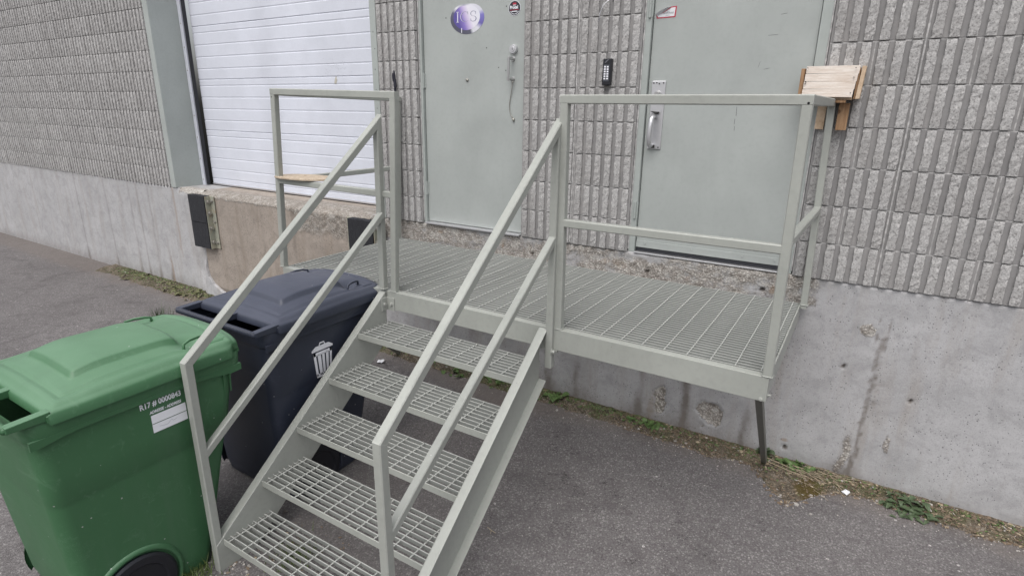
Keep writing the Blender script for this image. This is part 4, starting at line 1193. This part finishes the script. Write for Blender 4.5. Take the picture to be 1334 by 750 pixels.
# ------------------------------------------------------------------ plants, litter
def leaf(mb, base, d, L, w, droop, lob=0):
    """a bent leaf of a few quads"""
    d = Vector(d).normalized(); side = d.cross(Vector((0, 0, 1))).normalized(); n = 6; row = []
    for i in range(n + 1):
        t = i / n; c = Vector(base) + d * L * t + Vector((0, 0, -droop * L * t * t))
        ww = w * math.sin(math.pi * min(1, t * .92 + .08)) ** .8 * (1 + (lob * (.55 if i % 2 else -.4)))
        row.append((c - side * ww + Vector((0, 0, .25 * ww)), c, c + side * ww + Vector((0, 0, .25 * ww))))
    o = len(mb.v)
    for r_ in row: mb.v += [tuple(p) for p in r_]
    for i in range(n):
        for k in (0, 1): mb.f.append((o + i * 3 + k, o + i * 3 + k + 1, o + (i + 1) * 3 + k + 1, o + (i + 1) * 3 + k)); mb.mi.append(mb.cur)
def weed(x, y, n, L, mat, label, seed, lob=0, w=.30, rise=.6, spread=.03, name='weed'):
    r = random.Random(seed); mb = MB()
    for i in range(n):
        a = r.uniform(0, 2 * math.pi); l = L * r.uniform(.55, 1.1); e = rise * r.uniform(.4, 1.3)
        bx_, by_ = x + r.gauss(0, spread), min(-.012, y + r.gauss(0, spread * .6))
        dy = math.sin(a) if by_ + l * math.sin(a) < .0 else -abs(math.sin(a)) * .6
        leaf(mb, (bx_, by_, soil_h(bx_, by_) if by_ > -soil_edge(bx_) else gz(bx_, by_)), (math.cos(a), dy, e), l, l * w * r.uniform(.7, 1.1), r.uniform(.3, .8), lob)
    return tag(mb.build(name, mat, None), label, 'weed')
weed(.45, -.12, 60, .085, M['leaf_dark'], 'dark leafy weed with toothed leaves at the wall foot right of the paper scrap', 1, .35, .20, .9, .065)
weed(-.135, -.06, 30, .060, M['leaf'], 'bright green weed clump at the wall foot right of the raking leg', 2, .15, .30, 1.2, .04)
weed(-.315, -.03, 9, .12, M['leaf_dark'], 'narrow dark weed growing up behind the raking leg', 3, 0, .22, 2.6, .010)
weed(-1.02, -.075, 30, .055, M['leaf'], 'round bright green weed clump under the landing by the spalled patch', 4, 0, .42, 1.1, .035)
weed(-1.17, -.07, 16, .045, M['leaf'], 'small green weed left of the round clump under the landing', 5, 0, .42, .7, .020)
weed(-1.745, -.07, 14, .085, M['leaf'], 'taller leafy weed against the wall right of the stairs', 6, 0, .42, 1.0, .03)
weed(-1.99, -.17, 10, .14, M['leaf'], 'light green weed seen between the treads near the right stringer', 7, .1, .28, .5, .015)
weed(-2.62, -.10, 22, .07, M['leaf'], 'leafy green weed clump seen above the second tread', 8, 0, .34, .7, .08)
weed(-2.30, -.10, 20, .06, M['leaf'], 'low green weed patch seen under the top tread', 9, 0, .34, .6, .07)
weed(-6.30, -.12, 26, .10, M['leaf_dull'], 'dull green weed clump at the wall foot below the left bumper', 10, .2, .26, .7, .10)
weed(-6.75, -.13, 24, .09, M['leaf_dull'], 'grey green weed clump below the rust streak on the left wall', 11, .2, .26, .6, .12)
weed(-7.6, -.14, 20, .09, M['leaf_dull'], 'low weed clump far left along the wall foot', 12, .2, .26, .6, .12)
def grass_tuft(x, y, n, h, mat, label, seed, spread=.05, w=.0022):
    r = random.Random(seed); mb = MB()
    for i in range(n):
        bx_, by_ = x + r.gauss(0, spread), y + r.gauss(0, spread); a = r.uniform(0, 6.28); l = h * r.uniform(.5, 1.15); ln = r.uniform(.15, .75)
        z = gz(bx_, by_) - .003; o = len(mb.v); sd = Vector((-math.sin(a), math.cos(a), 0)) * w
        for k in range(4):
            t = k / 3; c = Vector((bx_, by_, z)) + Vector((math.cos(a) * ln * l * t * t, math.sin(a) * ln * l * t * t, l * t * (1 - .25 * ln * t)))
            mb.v += [tuple(c - sd * (1 - t * .95)), tuple(c + sd * (1 - t * .95))]
        for k in range(3): mb.f.append((o + 2 * k, o + 2 * k + 1, o + 2 * k + 3, o + 2 * k + 2)); mb.mi.append(0)
    return tag(mb.build('grass_tuft', mat, None), label, 'grass tuft')
grass_tuft(-5.95, -.72, 70, .17, M['leaf_dark'], 'thin grey green grass tuft standing alone on the asphalt left of the navy bin', 21, .045, .003)
grass_tuft(-2.44, -2.46, 480, .080, M['grass'], 'short bright grass tuft along the green bin base by the stair foot', 22, .07)
grass_tuft(-2.10, -2.12, 240, .06, M['grass'], 'green grass tuft seen through the lowest tread', 23, .055)

# low ground cover, leaf litter, straw and pebbles: nobody could count these
gc = MB(); r = random.Random(31)
for i in range(6500):
    x = r.uniform(-8.2, 1.6); dens = .30 + .55 * sst(.0, .35, N(x * 1.6, 7)) + .9 * bell(x, -1.35, .45) * 1.2 + .5 * bell(x, -2.3, .5) + .6 * bell(x, -.30, .12) + (.8 if -8 < x < -6 else 0)
    if r.random() > dens: continue
    w = soil_edge(x); y = -abs(r.gauss(0, w * .42)) - .008
    if -y > w * .95: continue
    a = r.uniform(0, 6.28); l = r.uniform(.010, .026)
    gc.cur = 1 if r.random() < .45 else 0
    leaf(gc, (x, y, soil_h(x, y) - .001), (math.cos(a), -abs(math.sin(a)) if y > -.03 else math.sin(a), r.uniform(.3, 1.5)), l, l * .34, .5)
o = gc.build('ground_cover', [M['leaf'], M['leaf_dull']], None); o['kind'] = 'stuff'
lt = MB()
for i in range(7500):
    x = r.uniform(-8.2, 1.7) if r.random() < .4 else r.uniform(-1.3, 1.0); w = soil_edge(x); t = r.random(); y = -.006 - (w * 1.08) * t
    if r.random() < .03: x, y = r.uniform(-2.5, -1.9), r.uniform(-2.6, -1.9)
    z = (soil_h(x, y) if -y < w else gz(x, y)) + .002
    a = r.uniform(0, 6.28); l = r.choice((.003, .004, .006, .009, .014)) * r.uniform(.7, 1.2); k = r.uniform(.15, .7); dz = r.uniform(-.4, .4) * l
    c, s_ = math.cos(a), math.sin(a); lt.cur = 0 if r.random() < .82 else (1 if r.random() < .75 else 2)
    yy = lambda v: min(-.003, v)
    lt.add([(x - c * l, yy(y - s_ * l), z), (x + s_ * l * k, yy(y - c * l * k), z + dz), (x + c * l, yy(y + s_ * l), z + .002), (x - s_ * l * k, yy(y + c * l * k), z - dz * .3)], [(0, 1, 2), (0, 2, 3)])
o = lt.build('leaf_litter', [M['dryleaf'], M['straw'], M['stone']], None); o['kind'] = 'stuff'
sw = MB()
for i in range(60):
    x = r.gauss(-.02, .10); y = -abs(r.gauss(.09, .06)) - .012; a = r.gauss(-.25, .35); l = r.uniform(.03, .11)
    p0 = Vector((x, y, soil_h(x, y) + .008)); x2, y2 = x + l * math.cos(a), min(-.01, y + l * math.sin(a)); p1 = Vector((x2, y2, max(gz(x2, y2), soil_h(x2, y2) if -y2 < soil_edge(x2) else -9) + .006))
    sw.path([p0, (p0 + p1) / 2 + Vector((0, 0, .004)), p1], .0010, 4)
sw.path([(-.28, -.075, soil_h(-.28, -.075) + .012), (-.20, -.095, soil_h(-.2, -.095) + .012), (-.12, -.115, soil_h(-.12, -.115) + .010)], .0025, 6)
sw.path([(-.27, -.11, soil_h(-.27, -.11) + .012), (-.15, -.15, soil_h(-.15, -.15) + .012), (-.05, -.155, soil_h(-.05, -.155) + .010)], .002, 6)
o = sw.build('straw', M['straw'], None); o['kind'] = 'stuff'
pb = MB()
def pebble(x, y, s, mbx, z=None):
    z = gz(x, y) if z is None else z
    o = len(mbx.v); pts = []
    for k, (th, ph) in enumerate([(a, b) for b in (-.5, .5) for a in range(0, 360, 72)]):
        rr = s * r.uniform(.7, 1.1); pts.append((x + rr * math.cos(R(th + ph * 36)) * math.cos(ph), y + rr * math.sin(R(th + ph * 36)) * math.cos(ph), z + s * .35 + rr * .6 * math.sin(ph)))
    pts.append((x, y, z + s * .9)); 
    fs = [(i, (i + 1) % 5, 5 + (i + 1) % 5) for i in range(5)] + [(i, 5 + (i + 1) % 5, 5 + i) for i in range(5)] + [(5 + i, 5 + (i + 1) % 5, 10) for i in range(5)]
    mbx.add(pts, fs)
for i in range(900):
    x = r.uniform(-7.5, 1.4) if r.random() < .5 else r.uniform(-1.6, 1.1); w = soil_edge(x)
    y = -w - abs(r.gauss(0, .06)) + .03 if r.random() < .6 else -r.uniform(0, 3.1)
    pebble(x, y, r.choice((.0022, .003, .0035, .005)) * (1.0 if y > -.5 else .8), pb)
for i in range(120): pebble(r.gauss(-2.25, .13), r.gauss(-2.28, .12), r.uniform(.003, .008), pb)
for x, y, s in ((-.075, -.40, .018), (.0, -.44, .010), (-.16, -.36, .009), (-1.90, -.62, .010), (-1.67, -.20, .012)): pebble(x, y, s, pb)
o = pb.build('gravel', M['stone'], None); o['kind'] = 'stuff'

def scrap(x, y, s, seed, label):
    rr = random.Random(seed); n = 9; c = (x, y, gz(x, y) + .030)
    rim = []
    for i in range(n):
        a = 2 * math.pi * i / n; q = s * rr.uniform(.6, 1.1); rim.append((x + q * math.cos(a), y + q * .8 * math.sin(a), gz(x, y) + rr.uniform(.004, .03)))
    mb = MB(); mb.add([c] + rim, [(0, 1 + i, 1 + (i + 1) % n) for i in range(n)])
    o = mb.build('paper_scrap', M['paper'], None); so_ = o.modifiers.new('thick', 'SOLIDIFY'); so_.thickness = .0015
    return tag(o, label, 'litter')
scrap(.155, -.150, .026, 3, 'crumpled white paper scrap on the dirt below the long wall crack')
scrap(-3.30, -.30, .035, 5, 'white paper scrap on the asphalt behind the left stringer')
# twig on the asphalt
mb = MB(); tx, ty = -1.40, -1.46
mb.path([(tx - .03, ty + .01, gz(tx, ty) + .004), (tx, ty, gz(tx, ty) + .005), (tx + .03, ty - .004, gz(tx, ty) + .004)], .0018, 5)
mb.path([(tx, ty, gz(tx, ty) + .005), (tx + .012, ty - .022, gz(tx, ty) + .004)], .0014, 5)
tag(mb.build('twig', M['straw'], None), 'small pale forked twig lying on the asphalt right of the stairs', 'twig')
